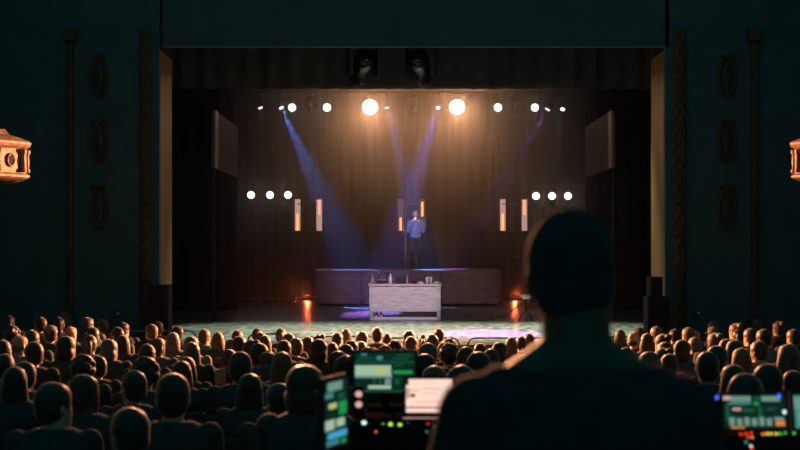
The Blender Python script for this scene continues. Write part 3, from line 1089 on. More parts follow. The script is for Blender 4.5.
def hair_mesh(kind, c, R, sc=1.0, seed=0, ratio=1.0):
    bm = new()
    rnd = random.Random(seed)
    if kind != 'bald':
        ell(bm, (0, -0.016, 0.034), (0.086, 0.100, 0.099), 24)
        ell(bm, (0, -0.040, -0.015), (0.080, 0.072, 0.075), 20)
    else:
        ell(bm, (0, -0.036, -0.018), (0.081, 0.070, 0.05), 20)
    if kind == 'long':
        for s in (-1, 1):
            ell(bm, (s * 0.055, -0.035, -0.08), (0.045, 0.055, 0.15), 16)
        ell(bm, (0, -0.065, -0.10), (0.085, 0.05, 0.17), 18)
    elif kind == 'bob':
        ell(bm, (0, -0.035, -0.045), (0.102, 0.082, 0.10), 20)
    elif kind == 'bun':
        ell(bm, (0, -0.10, 0.10), (0.045, 0.045, 0.042), 14)
    elif kind == 'tail':
        tube(bm, [(0, -0.10, 0.06), (0, -0.14, 0.03), (0, -0.145, -0.06), (0, -0.13, -0.16)], [0.025, 0.035, 0.035, 0.01], 10)
    elif kind == 'curly':
        for k in range(70):
            a, e = rnd.uniform(0, 6.28), rnd.uniform(-0.5, 1.5)
            d = Vector((math.cos(a) * math.cos(e), math.sin(a) * math.cos(e), math.sin(e)))
            if d.y > 0.55 and d.z < 0.6:
                continue
            p = Vector((d.x * 0.09, -0.02 + d.y * 0.10, 0.03 + d.z * 0.10))
            ell(bm, p, (0.028, 0.028, 0.028), 8)
    for v in bm.verts:
        nn = noise.noise(v.co * 28 + Vector((seed, 0, 0)))
        v.co = v.co * (1 + 0.035 * nn)
        p = v.co * sc
        v.co = (R @ p if R is not None else p) + Vector(c)
    me = meshof('hair', bm, [])
    mods = [('REMESH', dict(mode='VOXEL', voxel_size=0.009)), ('SMOOTH', dict(factor=0.5, iterations=2))]
    if ratio < 1:
        mods.append(('DECIMATE', dict(ratio=ratio)))
    out = evaluated(me, mods)
    bpy.data.meshes.remove(me)
    for p in out.polygons:
        p.use_smooth = True
    out.name = 'hair'
    return out


def cap_mesh(c, R):
    bm = new()
    lathe(bm, [(0.094, 0.025), (0.097, 0.04), (0.094, 0.075), (0.078, 0.112), (0.045, 0.136), (0.008, 0.142)], (0, -0.008, 0), 24)
    rings = []
    for k in range(9):
        a = -0.9 + 1.8 * k / 8
        p0 = Vector((0.09 * math.sin(a), -0.008 + 0.09 * math.cos(a), 0.034))
        L = 0.075 * math.cos(a * 0.9)
        p1 = p0 + Vector((0.15 * L * math.sin(a), L, -0.014))
        rings.append([p0, p1, p1 + Vector((0, 0, -0.005)), p0 + Vector((0, 0, -0.006))])
    loft(bm, rings)
    for v in bm.verts:
        v.co = (R @ v.co if R is not None else v.co) + Vector(c)
    return meshof('cap', bm, [], True)


SK = [mat('skin_fair', (0.55, 0.33, 0.23), 0.5, 0, 0.08, 14, 0.1), mat('skin_tan', (0.40, 0.23, 0.15), 0.5, 0, 0.08, 14, 0.1), mat('skin_deep', (0.11, 0.06, 0.04), 0.5, 0, 0.08, 14, 0.1)]
HR = {'black': mat('hair_black', (0.03, 0.025, 0.022), 0.45, 0, 0.3, 40, 0.5), 'brown': mat('hair_brown', (0.055, 0.034, 0.022), 0.45, 0, 0.3, 40, 0.5),
      'fair': mat('hair_fair', (0.12, 0.075, 0.042), 0.45, 0, 0.3, 40, 0.5), 'grey': mat('hair_grey', (0.10, 0.09, 0.085), 0.45, 0, 0.3, 40, 0.5)}
CL = {'backlit': mat('cloth_backlit_black', (0.028, 0.028, 0.03), 0.95, 0, 0.2, 25), 'black': mat('cloth_black', (0.05, 0.05, 0.052), 0.9, 0, 0.2, 25, 0.02), 'dark': mat('cloth_dark', (0.05, 0.046, 0.046), 0.9, 0, 0.2, 25, 0.03),
      'brown': mat('cloth_brown', (0.06, 0.042, 0.032), 0.9, 0, 0.2, 25, 0.03), 'grey': mat('cloth_grey', (0.08, 0.072, 0.07), 0.9, 0, 0.2, 25, 0.03),
      'red': mat('cloth_red', (0.35, 0.04, 0.025), 0.9, 0, 0.2, 25, 0.03), 'white': mat('cloth_pale', (0.17, 0.15, 0.14), 0.9, 0, 0.15, 25, 0.03),
      'trouser': mat('cloth_trouser', (0.013, 0.013, 0.016), 0.9, 0, 0.2, 25), 'shoe': mat('shoe_leather', (0.01, 0.009, 0.008), 0.5, 0, 0.2, 25)}

SEAT_Z = 0.45
TOPZ = 1.25


def seated(pose, hairk, seed):
    """body, garments and hair meshes of one seated figure facing +Y, origin on the floor under the hips"""
    turn = {'still': 0.0, 'left': 0.7, 'right': -0.7, 'raised': 0.1}[pose]
    headc = Vector((0, 0.0, 1.128))
    Rh = Matrix.Rotation(turn, 3, 'Z') @ Matrix.Rotation(0.05, 3, 'X')
    torso = [(0.465, .150, .10, 0.0, 0), (0.50, .175, .125, 0.0, 0), (0.58, .170, .122, -.01, 0), (0.70, .155, .108, -.025, 0), (0.82, .170, .115, -.035, 0), (0.92, .190, .110, -.035, 0), (0.975, .165, .088, -.03, 0), (1.01, .10, .066, -.025, 0)]
    limbs = [('neck', (0, -.022, 0.98), (0, -.008, 1.07), .056, .054)]
    hands = []
    for s in (-1, 1):
        sh = (s * .185, -.03, .955)
        if pose == 'raised' and s > 0:
            el, wr = (s * .30, .16, .98), (s * .16, .10, 1.20)
            hands.append((wr, (-.45, -.25, .6), (.6, .4, .4), (0, -.7, .6), 0.5, 0.5))
        else:
            el, wr = (s * .205, .06, .70), (s * .13, .27, .625)
            hands.append((wr, (-s * .25, 1, -.12), (0, .1, 1), (-s, 0.2, 0), 0.35, 0.4))
        limbs += [('arm', sh, el, .052, .041), ('forearm', el, wr, .040, .027)]
        hp, kn, an = (s * .095, .02, .535), (s * .125, .43, .545), (s * .125, .42, .09)
        limbs += [('thigh', hp, kn, .080, .056), ('shin', kn, an, .054, .036), ('foot', an, (s * .135, .57, .036), .038, .030)]
    body = figure(torso, limbs, headc, Rh, hands, 0.0105, 0.28)
    # stand exactly on z = 0
    zmin = min(v.co.z for v in body.vertices)
    for v in body.vertices:
        if v.co.z < 0.03:
            v.co.z -= zmin
    f = classify(limbs, ((0, -.01, .5), (0, -.035, .93)), .14, headc)

    def shirt(p):
        who, u = f(p)
        return who in ('torso', 'arm') and p.z > 0.56 and p.z < 1.02 or (who == 'forearm' and u < 0.75) or (who == 'neck' and p.z < 1.0)

    def trousers(p):
        who, u = f(p)
        return who in ('thigh', 'shin') or (who == 'torso' and p.z <= 0.575)

    def shoe(sg):
        return lambda p: f(p)[0] == 'foot' and p.x * sg > 0

    parts = [('shirt', shell(body, shirt, 0.013, 'shirt')), ('trousers', shell(body, trousers, 0.010, 'trousers')), ('shoe', shell(body, shoe(1), 0.008, 'shoe')), ('shoe', shell(body, shoe(-1), 0.008, 'shoe'))]
    hk = 'short' if hairk == 'cap' else hairk
    parts.append(('hair', hair_mesh(hk, headc, Rh, 1.0, seed, 0.35)))
    if hairk == 'cap':
        parts.append(('cap', cap_mesh(headc, Rh)))
    return body, parts


VAR = {}
for k, (pose, hk) in enumerate((('still', 'short'), ('left', 'short'), ('right', 'short'), ('still', 'long'), ('right', 'bob'), ('left', 'bun'), ('still', 'curly'), ('right', 'bald'), ('still', 'tail'), ('left', 'cap'), ('raised', 'bob'))):
    b, parts = seated(pose, hk, k + 1)
    for me in [b] + [m_ for _, m_ in parts]:
        me.materials.clear()
        me.materials.append(CL['dark'])
    VAR[(pose, hk)] = (b, parts)


def setmat(o, m):
    o.material_slots[0].link = 'OBJECT'
    o.material_slots[0].material = m


def put_person(var, loc, rz, sc, skin, haircol, shirt, label, group, cap=None):
    b, parts = VAR[var]
    t = thing('person', label, 'person', loc, rz, group)
    t.scale = (sc, sc, sc)
    o = obj('body', b, None, t)
    setmat(o, SK[skin])
    for nme, me in parts:
        c = obj(nme, me, None, t)
        setmat(c, {'shirt': CL[shirt], 'trousers': CL['trouser'], 'shoe': CL['shoe'], 'hair': HR[haircol], 'cap': CL[cap or 'white']}[nme])
    return t


# theatre seat, built once
SEAT_PARTS = []
bm = new(); bx(bm, (0, 0.02, 0.392), (0.44, 0.42, 0.07), bev=0.025); SEAT_PARTS.append(('seat_cushion', meshof('seat_cushion', bm, M['seat'])))
bm = new(); bx(bm, (0, -0.25, 0.60), (0.45, 0.06, 0.48), Matrix.Rotation(0.0, 3, 'X'), 0.025); SEAT_PARTS.append(('backrest', meshof('backrest', bm, M['seat'])))
for s in (-1, 1):
    bm = new(); bx(bm, (s * 0.238, 0.0, 0.30), (0.03, 0.36, 0.60), bev=0.01); SEAT_PARTS.append(('side_support', meshof('side_support', bm, M['wood_dark'])))


def put_seat(loc, rz, sc):
    t = thing('theatre_seat', 'dark padded theatre seat sunk in shadow beneath its seated occupant', 'seat', loc, rz, 'fixed seats of the stalls')
    t.scale = (sc, sc, sc)
    for nme, me in SEAT_PARTS:
        obj(nme, me, None, t)


heads = [(9,316),(12,328),(20,336),(32,331),(33,343),(40,318),(50,327),(59,318),(65,313),(71,327),(78,323),(88,318),(102,320),(93,328),(90,336),(67,337),(124,323),(117,328),(123,336),(110,340),
 (151,325),(158,322),(158,338),(173,333),(177,327),(192,337),(3,341),(24,363),(15,368),(83,358),(85,376),(145,361),(133,372),(147,345),(182,362),(173,374),(128,410),(100,438),(97,357),
 (192,343),(205,330),(187,358),(218,333),(231,340),(238,331),(240,337),(257,329),(261,333),(265,336),(281,329),(284,341),(289,334),(250,341),(260,344),(268,352),(282,353),(240,353),(230,350),(250,375),(278,385),(216,396),(246,363),(223,339),(200,363),
 (295,339),(308,337),(318,335),(320,340),(338,333),(346,329),(332,343),(345,345),(352,341),(361,332),(362,342),(377,328),(387,334),(368,348),(385,346),(317,347),(295,359),(339,352),(344,357),(304,343),
 (395,341),(410,331),(412,337),(423,335),(432,335),(438,329),(449,339),(444,343),(427,344),(449,346),(466,348),(426,355),(481,344),(480,353),(491,350),(434,367),(461,367),(414,356),
 (511,338),(521,337),(529,334),(525,355),(493,367),(507,361),(541,350),
 (620,330),(634,333),(639,328),(647,334),(656,327),(662,335),(664,343),(662,349),(669,355),(626,348),(674,330),(688,328),(695,331),(683,341),(648,353),
 (713,322),(713,328),(694,338),(714,334),(727,340),(718,346),(707,353),(735,324),(738,330),(750,329),(759,320),(763,330),(758,342),(736,341),(741,349),(753,352),(778,322),(775,345),(775,333),(793,330),(788,345),(795,351),(733,366),(769,361),(794,372),(747,375),
 (60,350),(45,356),(110,352),(160,350),(205,346),(215,352),(270,362),(312,353),(396,352),(470,360),(500,343),(55,384),(190,405),(160,392),(240,405),(30,395),(5,355),(700,347),(730,355),(785,358),(580,338),(600,336),(560,341),(590,347)]
rows = [18.6 - 0.9 * k for k in range(16)]
seated_rows = {k: [] for k in range(16)}
rnd = random.Random(11)


def plane_top(x, y):
    return floor_z(x, y) + TOPZ


for px, py in heads:
    cand = []
    for k, d in enumerate(rows):
        X = (px - 400) * d / F
        yy = HOR + (EYE - plane_top(X, d)) * F / d
        cand.append((abs(yy - py) * d, k, X))       # compare in metres
    cand.sort()
    for cst, k, X in cand[:5]:
        d = rows[k]
        if any(abs(X - q[0]) < 0.575 for q in seated_rows[k]):
            continue
        if X > -1.05 and d < 5.9:
            continue
        want = EYE - (py - HOR) * d / F - floor_z(X, d)
        sc = max(0.90, min(1.09, want / TOPZ))
        seated_rows[k].append((X, sc, px, py))
        break

special = {  # by photo position: variation, hair colour, shirt, words
    (50, 327): (('left', 'cap'), 'brown', 'dark'),
    (102, 320): (('left', 'short'), 'fair', 'red'),
    (231, 340): (('raised', 'bob'), 'brown', 'dark'),
    (268, 352): (('right', 'bald'), 'grey', 'dark'),
    (158, 338): (('right', 'bald'), 'brown', 'grey'),
    (634, 333): (('right', 'bald'), 'brown', 'brown'),
    (449, 346): (('still', 'curly'), 'brown', 'brown'),
    (377, 328): (('still', 'short'), 'black', 'black'),
    (438, 329): (('left', 'short'), 'brown', 'grey'),
    (434, 367): (('still', 'long'), 'fair', 'brown'),
    (713, 328): (('left', 'cap'), 'brown', 'brown'),
    (656, 327): (('left', 'short'), 'fair', 'brown'),
    (688, 328): (('left', 'short'), 'fair', 'dark'),
}
HAIRW = {'short': 'short', 'long': 'long', 'bob': 'bobbed', 'bun': 'tied-up', 'curly': 'curly', 'tail': 'ponytailed', 'bald': 'receding', 'cap': 'short'}
SHIRTW = {'black': 'black', 'dark': 'dark', 'brown': 'brown', 'grey': 'grey', 'red': 'red', 'white': 'pale'}
kinds = list(VAR.keys())
bag = [('still', 'short')] * 5 + [('left', 'short')] * 4 + [('right', 'short')] * 4 + [('still', 'long')] * 4 + [('right', 'bob')] * 3 + [('left', 'bun')] + [('still', 'curly')] * 2 + [('right', 'bald')] + [('still', 'tail')] * 2
for k, d in enumerate(rows):
    line = sorted(seated_rows[k])
    for i, (X, sc, px, py) in enumerate(line):
        var = rnd.choice(bag)
        hc = rnd.choice(['black', 'brown', 'brown', 'brown', 'fair', 'grey'])
        sh = rnd.choice(['black', 'dark', 'dark', 'brown', 'brown', 'grey', 'grey', 'white'])
        if d < 9.5:          # dark hair and tops stand in for shade over the nearest rows
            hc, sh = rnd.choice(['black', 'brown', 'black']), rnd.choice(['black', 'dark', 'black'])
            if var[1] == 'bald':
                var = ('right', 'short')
        if (px, py) in special:
            var, hc, sh = special[(px, py)]
        rz = math.atan2(X - 0.4, 31 - d) * 0.8 + rnd.uniform(-0.05, 0.05)
        if var[1] == 'cap':
            look = 'person in a pale cap and %s top' % SHIRTW[sh]
        elif var[0] == 'raised':
            look = 'person with one hand raised to the head'
        else:
            look = 'person with %s %s hair in %s top' % (HAIRW[var[1]], hc, SHIRTW[sh])
        if len(line) == 1:
            where = 'alone in the %s row from stage' % ORD[k + 1]
        elif i <= (len(line) - 1) / 2:
            where = '%s from left in %s row from stage' % (ORD[i + 1], ORD[k + 1])
        else:
            where = '%s from right in %s row from stage' % (ORD[len(line) - i], ORD[k + 1])
        z = floor_z(X, d)
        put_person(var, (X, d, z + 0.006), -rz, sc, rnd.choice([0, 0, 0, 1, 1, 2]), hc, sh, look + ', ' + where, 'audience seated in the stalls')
        put_seat((X, d, z + 0.004), -rz, sc)
N_AUD = sum(len(v) for v in seated_rows.values())

# crew member seated at the mixing platform, seen as a dark round head
p = at(307, 363, 5.0)
crew_sc = (p.z - PLAT) / TOPZ
put_person(('right', 'bob'), (p.x, 5.0, PLAT + 0.004), -0.1, crew_sc * 0.985, 1, 'brown', 'black', 'dark-haired person in black seated just left of the green monitor', 'crew at the mixing position')
t = thing('crew_chair', 'black office chair under the dark-haired person beside the green monitor', 'chair', (p.x, 5.0, PLAT + 0.003), -0.1)
t.scale = (crew_sc * 0.985,) * 3
bm = new(); bx(bm, (0, 0.02, 0.396), (0.44, 0.42, 0.06), bev=0.025); obj('seat', bm, M['plastic'], t)
bm = new(); bx(bm, (0, -0.25, 0.66), (0.40, 0.05, 0.34), bev=0.02); obj('backrest', bm, M['plastic'], t)
bm = new(); bx(bm, (0, -0.23, 0.45), (0.06, 0.03, 0.24)); obj('back_post', bm, M['steel'], t)
bm = new(); tube(bm, [(0, 0, 0.08), (0, 0, 0.39)], 0.028, 10); obj('column', bm, M['steel'], t, True)
for k in range(4):
    a = math.pi / 4 + k * math.pi / 2
    bm = new(); tube(bm, [(0, 0, 0.09), (0.2 * math.cos(a), 0.2 * math.sin(a), 0.02)], 0.018, 8); obj('leg', bm, M['steel'], t)


# standing figures
def standing(arms, hands, headc, Rh, voxel, ratio, hs=1.0, wide=1.0, neck=1.0):
    torso = [(0.84, .12, .09, 0, 0), (0.90, .165, .115, 0, 0), (0.98, .165, .112, 0, 0), (1.08, .145, .10, .005, 0), (1.20, .160, .110, .0, 0), (1.32, .185 * wide, .112, -.01, 0), (1.40, .175 * wide, .095, -.015, 0), (1.445, .105, .068, -.015, 0)]
    limbs = [('neck', (0, -.012, 1.42), (0, .0, headc[2] - 0.06), .060 * neck, .055 * neck)]
    if neck > 1:
        limbs += [('neck', (q * .03, -.015, 1.47), (q * .15, -.02, 1.385), .055, .055) for q in (-1, 1)]
    for s in (-1, 1):
        limbs += [('thigh', (s * .092, 0, .88), (s * .105, .015, .50), .085, .058), ('shin', (s * .105, .015, .50), (s * .115, -.02, .09), .056, .038), ('foot', (s * .115, -.02, .075), (s * .14, .16, .034), .040, .030)]
    limbs += arms
    body = figure(torso, limbs, headc, Rh, hands, voxel, ratio, hs)
    zmin = min(v.co.z for v in body.vertices)
    for v in body.vertices:
        if v.co.z < 0.03:
            v.co.z -= zmin
    f = classify(limbs, ((0, 0, .92), (0, -.01, 1.34)), .14, headc)
    shirt = shell(body, lambda p: (f(p)[0] in ('torso', 'arm') and p.z > 0.93) or (f(p)[0] == 'forearm' and f(p)[1] < 0.88) or (f(p)[0] == 'neck' and p.z < 1.455), 0.014, 'shirt')
    trousers = shell(body, lambda p: f(p)[0] in ('thigh', 'shin') or (f(p)[0] == 'torso' and p.z <= 0.94), 0.012, 'trousers')
    shoes = [shell(body, lambda p, q=q: f(p)[0] == 'foot' and p.x * q > 0, 0.008, 'shoe') for q in (-1, 1)]
    return body, shirt, trousers, shoes[0], shoes[1]


def put_standing(parts, hair, loc, rz, sc, mats, label):
    t = thing('person', label, 'person', loc, rz)
    t.scale = (sc, sc, sc)
    for nme, me, m_ in zip(('body', 'shirt', 'trousers', 'shoe', 'shoe', 'hair'), list(parts) + [hair], mats):
        me.materials.clear()
        me.materials.append(m_)
        obj(nme, me, None, t)
    return t


# performer, facing the audience, microphone held up to the mouth with both hands
Rh = Matrix.Rotation(0.08, 3, 'Z') @ Matrix.Rotation(-0.14, 3, 'X')
hc_ = (0, 0.03, 1.60)
wr, wl = (0.075, 0.235, 1.40), (-0.075, 0.245, 1.375)
arms = [('arm', (.185, -.01, 1.375), (.22, .10, 1.12), .056, .044), ('forearm', (.22, .10, 1.12), wr, .044, .028),
        ('arm', (-.185, -.01, 1.375), (-.22, .11, 1.11), .056, .044), ('forearm', (-.22, .11, 1.11), wl, .044, .028)]
hands = [(wr, (-.55, .1, .75), (.7, .5, .4), (-.3, -.6, .5), 0.95, 0.7), (wl, (.55, .1, .75), (-.7, .5, .4), (.3, -.6, .5), 0.95, 0.7)]
pp = standing(arms, hands, hc_, Rh, 0.007, 0.5)
hair = hair_mesh('short', hc_, Rh, 1.0, 40)
PY = 34.2
PX = at(415.5, 0, PY).x
SH = mat('blue_denim_shirt', (0.16, 0.20, 0.42), 0.85, 0, 0.3, 12)
perf = put_standing(pp, hair, (PX, PY, RZ + 0.016), math.pi, 1.03, [SK[0], SH, CL['trouser'], CL['shoe'], CL['shoe'], HR['grey']], 'performer in a blue shirt standing on the riser, microphone at mouth')
for s in (-1, 1):
    bm = new(); ell(bm, Vector(hc_) + Rh @ Vector((s * 0.031, 0.078, 0.014)), (0.012, 0.011, 0.011), 10)
    obj('eye', bm, [mat('eye_white', (0.7, 0.68, 0.66), 0.2)], perf, True)
t = thing('microphone', 'hand microphone held at the mouth of the performer', 'microphone', (PX, PY, RZ + 0.016), math.pi)
t.scale = (1.03,) * 3
bm = new(); tube(bm, [(0.0, 0.27, 1.395), (0.0, 0.185, 1.49)], [0.014, 0.019], 12); obj('handle', bm, M['white'], t, True)
bm = new(); ell(bm, (0.0, 0.165, 1.512), (0.026, 0.026, 0.026), 14); obj('grille', bm, M['white'], t, True)

# technician standing in the foreground, seen from behind
Rh = Matrix.Rotation(0.0, 3, 'Z')
hc_ = (-0.01, 0.03, 1.625)
arms, hands = [], []
for s in (-1, 1):
    el, wr_ = (s * .265, -.0, 1.08), (s * .24, .14, .87)
    arms += [('arm', (s * .19, -.02, 1.37), el, .062, .048), ('forearm', el, wr_, .047, .030)]
    hands.append((wr_, (0, .35, -.9), (s, .1, 0), (0, .9, .35), 0.4, 0.4))
pp = standing(arms, hands, hc_, Rh, 0.008, 0.6, 0.98, 1.12, 1.2)
hair = hair_mesh('short', hc_, Rh, 1.0, 55)
q = at(571, 209, 2.1)
put_standing(pp, hair, (q.x + 0.01, 2.1, PLAT + 0.004), 0, (q.z - PLAT) / 1.76, [SK[2], CL['backlit'], CL['trouser'], CL['shoe'], CL['shoe'], CL['backlit']], 'tall dark figure of a technician seen from behind, head before the stage')  # near-black hair, skin and cloth carry the shade of his backlit silhouette

# ------------------------------------------------------------------ mixing position
PAL = {'k': glow('screen_black', (0.004, 0.02, 0.018), 1), 'g': glow('screen_green', (0.009, 0.085, 0.04), 1), 'G': glow('screen_bright_green', (0.015, 0.27, 0.065), 1),
       'd': glow('screen_deep_green', (0.003, 0.024, 0.015), 1), 'w': glow('screen_pale_green', (0.36, 0.50, 0.36), 1), 'W': glow('screen_grey_green', (0.15, 0.28, 0.22), 1),
       't': glow('screen_teal', (0.05, 0.22, 0.20), 1), 'b': glow('screen_blue', (0.05, 0.35, 0.55), 1), 'y': glow('screen_yellow', (0.45, 0.52, 0.18), 1),
       'p': glow('screen_pink_white', (1.0, 0.66, 0.54), 1.1), 'P': glow('screen_pink', (0.60, 0.36, 0.30), 1), 'o': glow('screen_orange', (0.75, 0.22, 0.05), 1)}
KEY = list(PAL)
LED = {'red': glow('led_red', (1.0, 0.05, 0.02), 1.20), 'orange': glow('led_orange', (1.0, 0.25, 0.03), 1.20), 'yellow': glow('led_yellow', (1.0, 0.7, 0.1), 1.20), 'green': glow('led_green', (0.1, 0.8, 0.1), 0.90),
       'lime': glow('led_lime', (0.55, 0.9, 0.05), 1.20), 'blue': glow('led_blue', (0.05, 0.15, 1.0), 1.50), 'white': glow('led_white', (0.7, 0.95, 0.9), 1.20), 'teal': glow('led_teal', (0.1, 0.5, 0.5), 0.60), 'pink': glow('led_pink', (1.0, 0.55, 0.48), 0.72)}


def screen(parent, w_, h, rects, base, tilt=0.0, loc=(0, 0, 0), rz=0.0, name='screen', case=True):
    """display facing -Y: dark case, and a picture of lit blocks; LOC is the middle of its lower edge"""
    R = Matrix.Rotation(rz, 3, 'Z') @ Matrix.Rotation(tilt, 3, 'X')
    out = None
    if case:
        bm = new()
        bx(bm, (0, 0.012, h / 2), (w_ + 0.024, 0.02, h + 0.024), bev=0.005)
        for v in bm.verts:
            v.co = R @ v.co + Vector(loc)
        out = obj('bezel', bm, M['plastic'], parent)
    bm = new()

    def quad(u0, v0, u1, v1, key, d):
        f = bm.faces.new([bm.verts.new(R @ Vector(((u - 0.5) * w_, -d, v * h)) + Vector(loc)) for u, v in ((u0, v0), (u1, v0), (u1, v1), (u0, v1))])
        f.material_index = KEY.index(key)
    quad(0, 0, 1, 1, base, 0.0005)
    for i, r_ in enumerate(rects):
        quad(*r_, 0.0008 + 0.0001 * i)
    o = obj(name, bm, [PAL[x] for x in KEY], out or parent)
    return out or o


def desk(name, label, x0, x1, y0, y1, z):
    t = thing(name, label, 'table', ((x0 + x1) / 2, (y0 + y1) / 2, PLAT))
    w_, d_, h = x1 - x0, y1 - y0, z - PLAT
    bm = new(); bx(bm, (0, 0, h - 0.015), (w_, d_, 0.03), bev=0.006); obj('table_top', bm, M['plastic'], t)
    for sx in (-1, 1):
        for sy in (-1, 1):
            bm = new(); tube(bm, [(sx * (w_ / 2 - 0.05), sy * (d_ / 2 - 0.05), 0.003), (sx * (w_ / 2 - 0.05), sy * (d_ / 2 - 0.05), h - 0.03)], 0.02, 8); obj('leg', bm, M['steel'], t, True)


DZ = 0.87
desk('mixing_table', 'black table under the green monitor and its equipment case', -0.36, 0.50, 3.3, 4.7, DZ)
desk('console_table', 'black table under the lighting console at right', 0.98, 1.95, 3.3, 4.45, DZ)

# equipment case with indicator lights
t = thing('equipment_case', 'black equipment case with small coloured lights below the monitor', 'equipment case', (0.02, 4.4, DZ + 0.002))
bm = new(); bx(bm, (0, 0, 0.13), (0.40, 0.42, 0.26), bev=0.008); obj('case_body', bm, M['gear'], t)
for px, py, cl, r in ((364, 423, 'white', .0105), (390.5, 424.5, 'lime', .009), (400, 425, 'lime', .008), (383, 424, 'green', .004), (376, 432, 'orange', .005), (428, 424, 'red', .004), (434, 427, 'teal', .005), (427, 432, 'teal', .005), (434, 435, 'teal', .005), (408, 423, 'teal', .003)):
    q = at(px, py, 4.18)
    bm = new(); ell(bm, (q.x - 0.02, -0.213, q.z - DZ - 0.002), (r * 0.95, 0.006, r * 0.75), 10); obj('indicator_light', bm, LED[cl], t, True)
for k in range(3):
    bm = new(); bx(bm, (0, -0.212, 0.05 + 0.08 * k), (0.36, 0.006, 0.07), bev=0.002); obj('front_plate', bm, M['gear'], t)

# green monitor
CT = DZ + 0.262
a, b = at(355, 392, 4.5), at(415, 353, 4.5)
t = thing('monitor', 'monitor with a green interface above the equipment case', 'monitor', ((a.x + b.x) / 2, 4.5, CT + 0.002))
r_ = [(0, .40, .60, .68, 'w'), (.36, .46, .50, .62, 'y'), (.0, .36, .62, .42, 'W'), (.02, .10, .58, .34, 'd'), (.12, .12, .30, .30, 'k'), (.22, .08, .60, .17, 'w'), (.30, .2, .34, .34, 'g'), (.40, .2, .44, .34, 'g'), (.50, .18, .60, .34, 'W'), (.64, .46, .96, .55, 'G'),
      (.0, .74, .98, .78, 'g'), (.04, .84, .30, .88, 'g'), (.36, .82, .46, .92, 't'), (.62, .84, .9, .88, 'g'), (.64, .66, .8, .70, 'g'), (.66, .2, .74, .34, 'g'), (.8, .16, .95, .22, 'g'), (0, .0, 1, .04, 'g'), (.1, .93, .2, .98, 't'), (.7, .93, .95, .97, 'g'), (.84, .30, .96, .38, 'g')]
screen(t, b.x - a.x, b.z - a.z, r_, 'd', -0.06, (0, 0, a.z - CT - 0.002))
bm = new(); tube(bm, [(0, 0.04, 0.01), (0, 0.04, 0.1), (0, 0.015, 0.14)], 0.014, 8); obj('neck', bm, M['gear'], t, True)
bm = new(); bx(bm, (0, 0.04, 0.006), (0.14, 0.12, 0.012), bev=0.004); obj('base', bm, M['gear'], t)

# laptop with a pale document
a, b = at(406, 414, 4.3), at(452, 385, 4.3)
zl = CT + 0.002
t = thing('laptop', 'laptop with a pale pink page on its screen, beside the green monitor', 'laptop', ((a.x + b.x) / 2, 4.3, zl))
r_ = [(0, .13, 1, .17, 'k'), (.02, .64, .3, .68, 'P'), (.35, .70, .8, .73, 'P'), (.36, .55, .7, .58, 'P'), (.0, .42, .09, .74, 'P'), (.10, .46, .20, .56, 'k'), (.86, .3, .92, .7, 'P'), (0, .82, .06, 1, 'k'), (.2, .3, .8, .33, 'P')]
screen(t, b.x - a.x, 0.128, r_, 'p', -0.12, (0, 0, 0.018))
bm = new(); bx(bm, (0, -0.07, 0.008), (b.x - a.x + 0.02, 0.13, 0.014), bev=0.003); obj('keyboard_base', bm, M['gear'], t)
bm = new(); bx(bm, (-0.012, -0.125, 0.0158), (b.x - a.x + 0.0, 0.012, 0.002)); obj('lit_strip', bm, PAL['P'], t)

# made-up box whose glow draws two pink blobs
p = at(350, 399, 4.35)
t = thing('pink_blob_box', 'made-up black box with two pink glows left of the monitor stand', 'glow box', (p.x + 0.035, 4.35, CT + 0.002))
bm = new(); bx(bm, (0, 0, 0.055), (0.035, 0.04, 0.11), bev=0.005); obj('housing', bm, M['gear'], t)
for z in (0.085, 0.045):
    bm = new(); ell(bm, (0, -0.021, z), (0.014, 0.006, 0.013), 12); obj('pink_light', bm, LED['pink'], t, True)

# angled side tablet at the left edge of the table
p0, p1 = at(336.5, 447, 3.65), at(336.5, 380, 3.65)
t = thing('side_monitor', 'narrow sideways monitor with green and blue blocks left of case', 'monitor', (p0.x, 3.65, DZ + 0.002))
r_ = [(.1, .84, .75, .97, 'W'), (.0, .74, .35, .82, 't'), (.15, .58, .5, .66, 'y'), (.6, .46, .95, .66, 'G'), (.2, .48, .45, .56, 'd'), (.0, .27, .4, .42, 'w'), (.48, .29, .85, .41, 'w'), (.1, .13, .95, .23, 'b'), (.05, .04, .6, .11, 't'), (.7, .02, .9, .10, 'G'), (.55, .70, .85, .78, 'g')]
screen(t, 0.16, p1.z - p0.z, r_, 'k', 0.0, (0, 0, p0.z - DZ), 1.15)
bm = new(); bx(bm, (-0.01, -0.03, 0.006), (0.1, 0.14, 0.012), bev=0.004); obj('base', bm, M['gear'], t)
bm = new(); bx(bm, (0.03, 0.0, 0.06), (0.02, 0.03, 0.10)); obj('neck', bm, M['gear'], t)

# small mixing console with a lit strip along the front edge of the frame
t = thing('mixing_console', 'mixing console with a pale lit strip at the frame bottom', 'console', (0.03, 3.86, DZ + 0.002))
bm = new()
prof = [(-0.22, 0.0), (-0.22, 0.05), (0.2, 0.135), (0.22, 0.135), (0.22, 0.0)]
loft(bm, [[Vector((s * 0.17, y, z)) for y, z in prof] for s in (-1, 1)])
obj('body', bm, M['gear'], t)
zt = 0.1355
bm = new(); bx(bm, (0.0, 0.19, zt + 0.005), (0.235, 0.03, 0.008), bev=0.002); obj('lit_strip', bm, PAL['w'], t)
bm = new(); ell(bm, (-0.125, 0.185, zt + 0.008), (0.014, 0.01, 0.01), 10); obj('yellow_light', bm, LED['yellow'], t, True)
for k in range(8):
    bm = new(); bx(bm, (-0.13 + 0.037 * k, -0.02, 0.105), (0.012, 0.02, 0.014), bev=0.002); obj('fader', bm, M['white'], t)

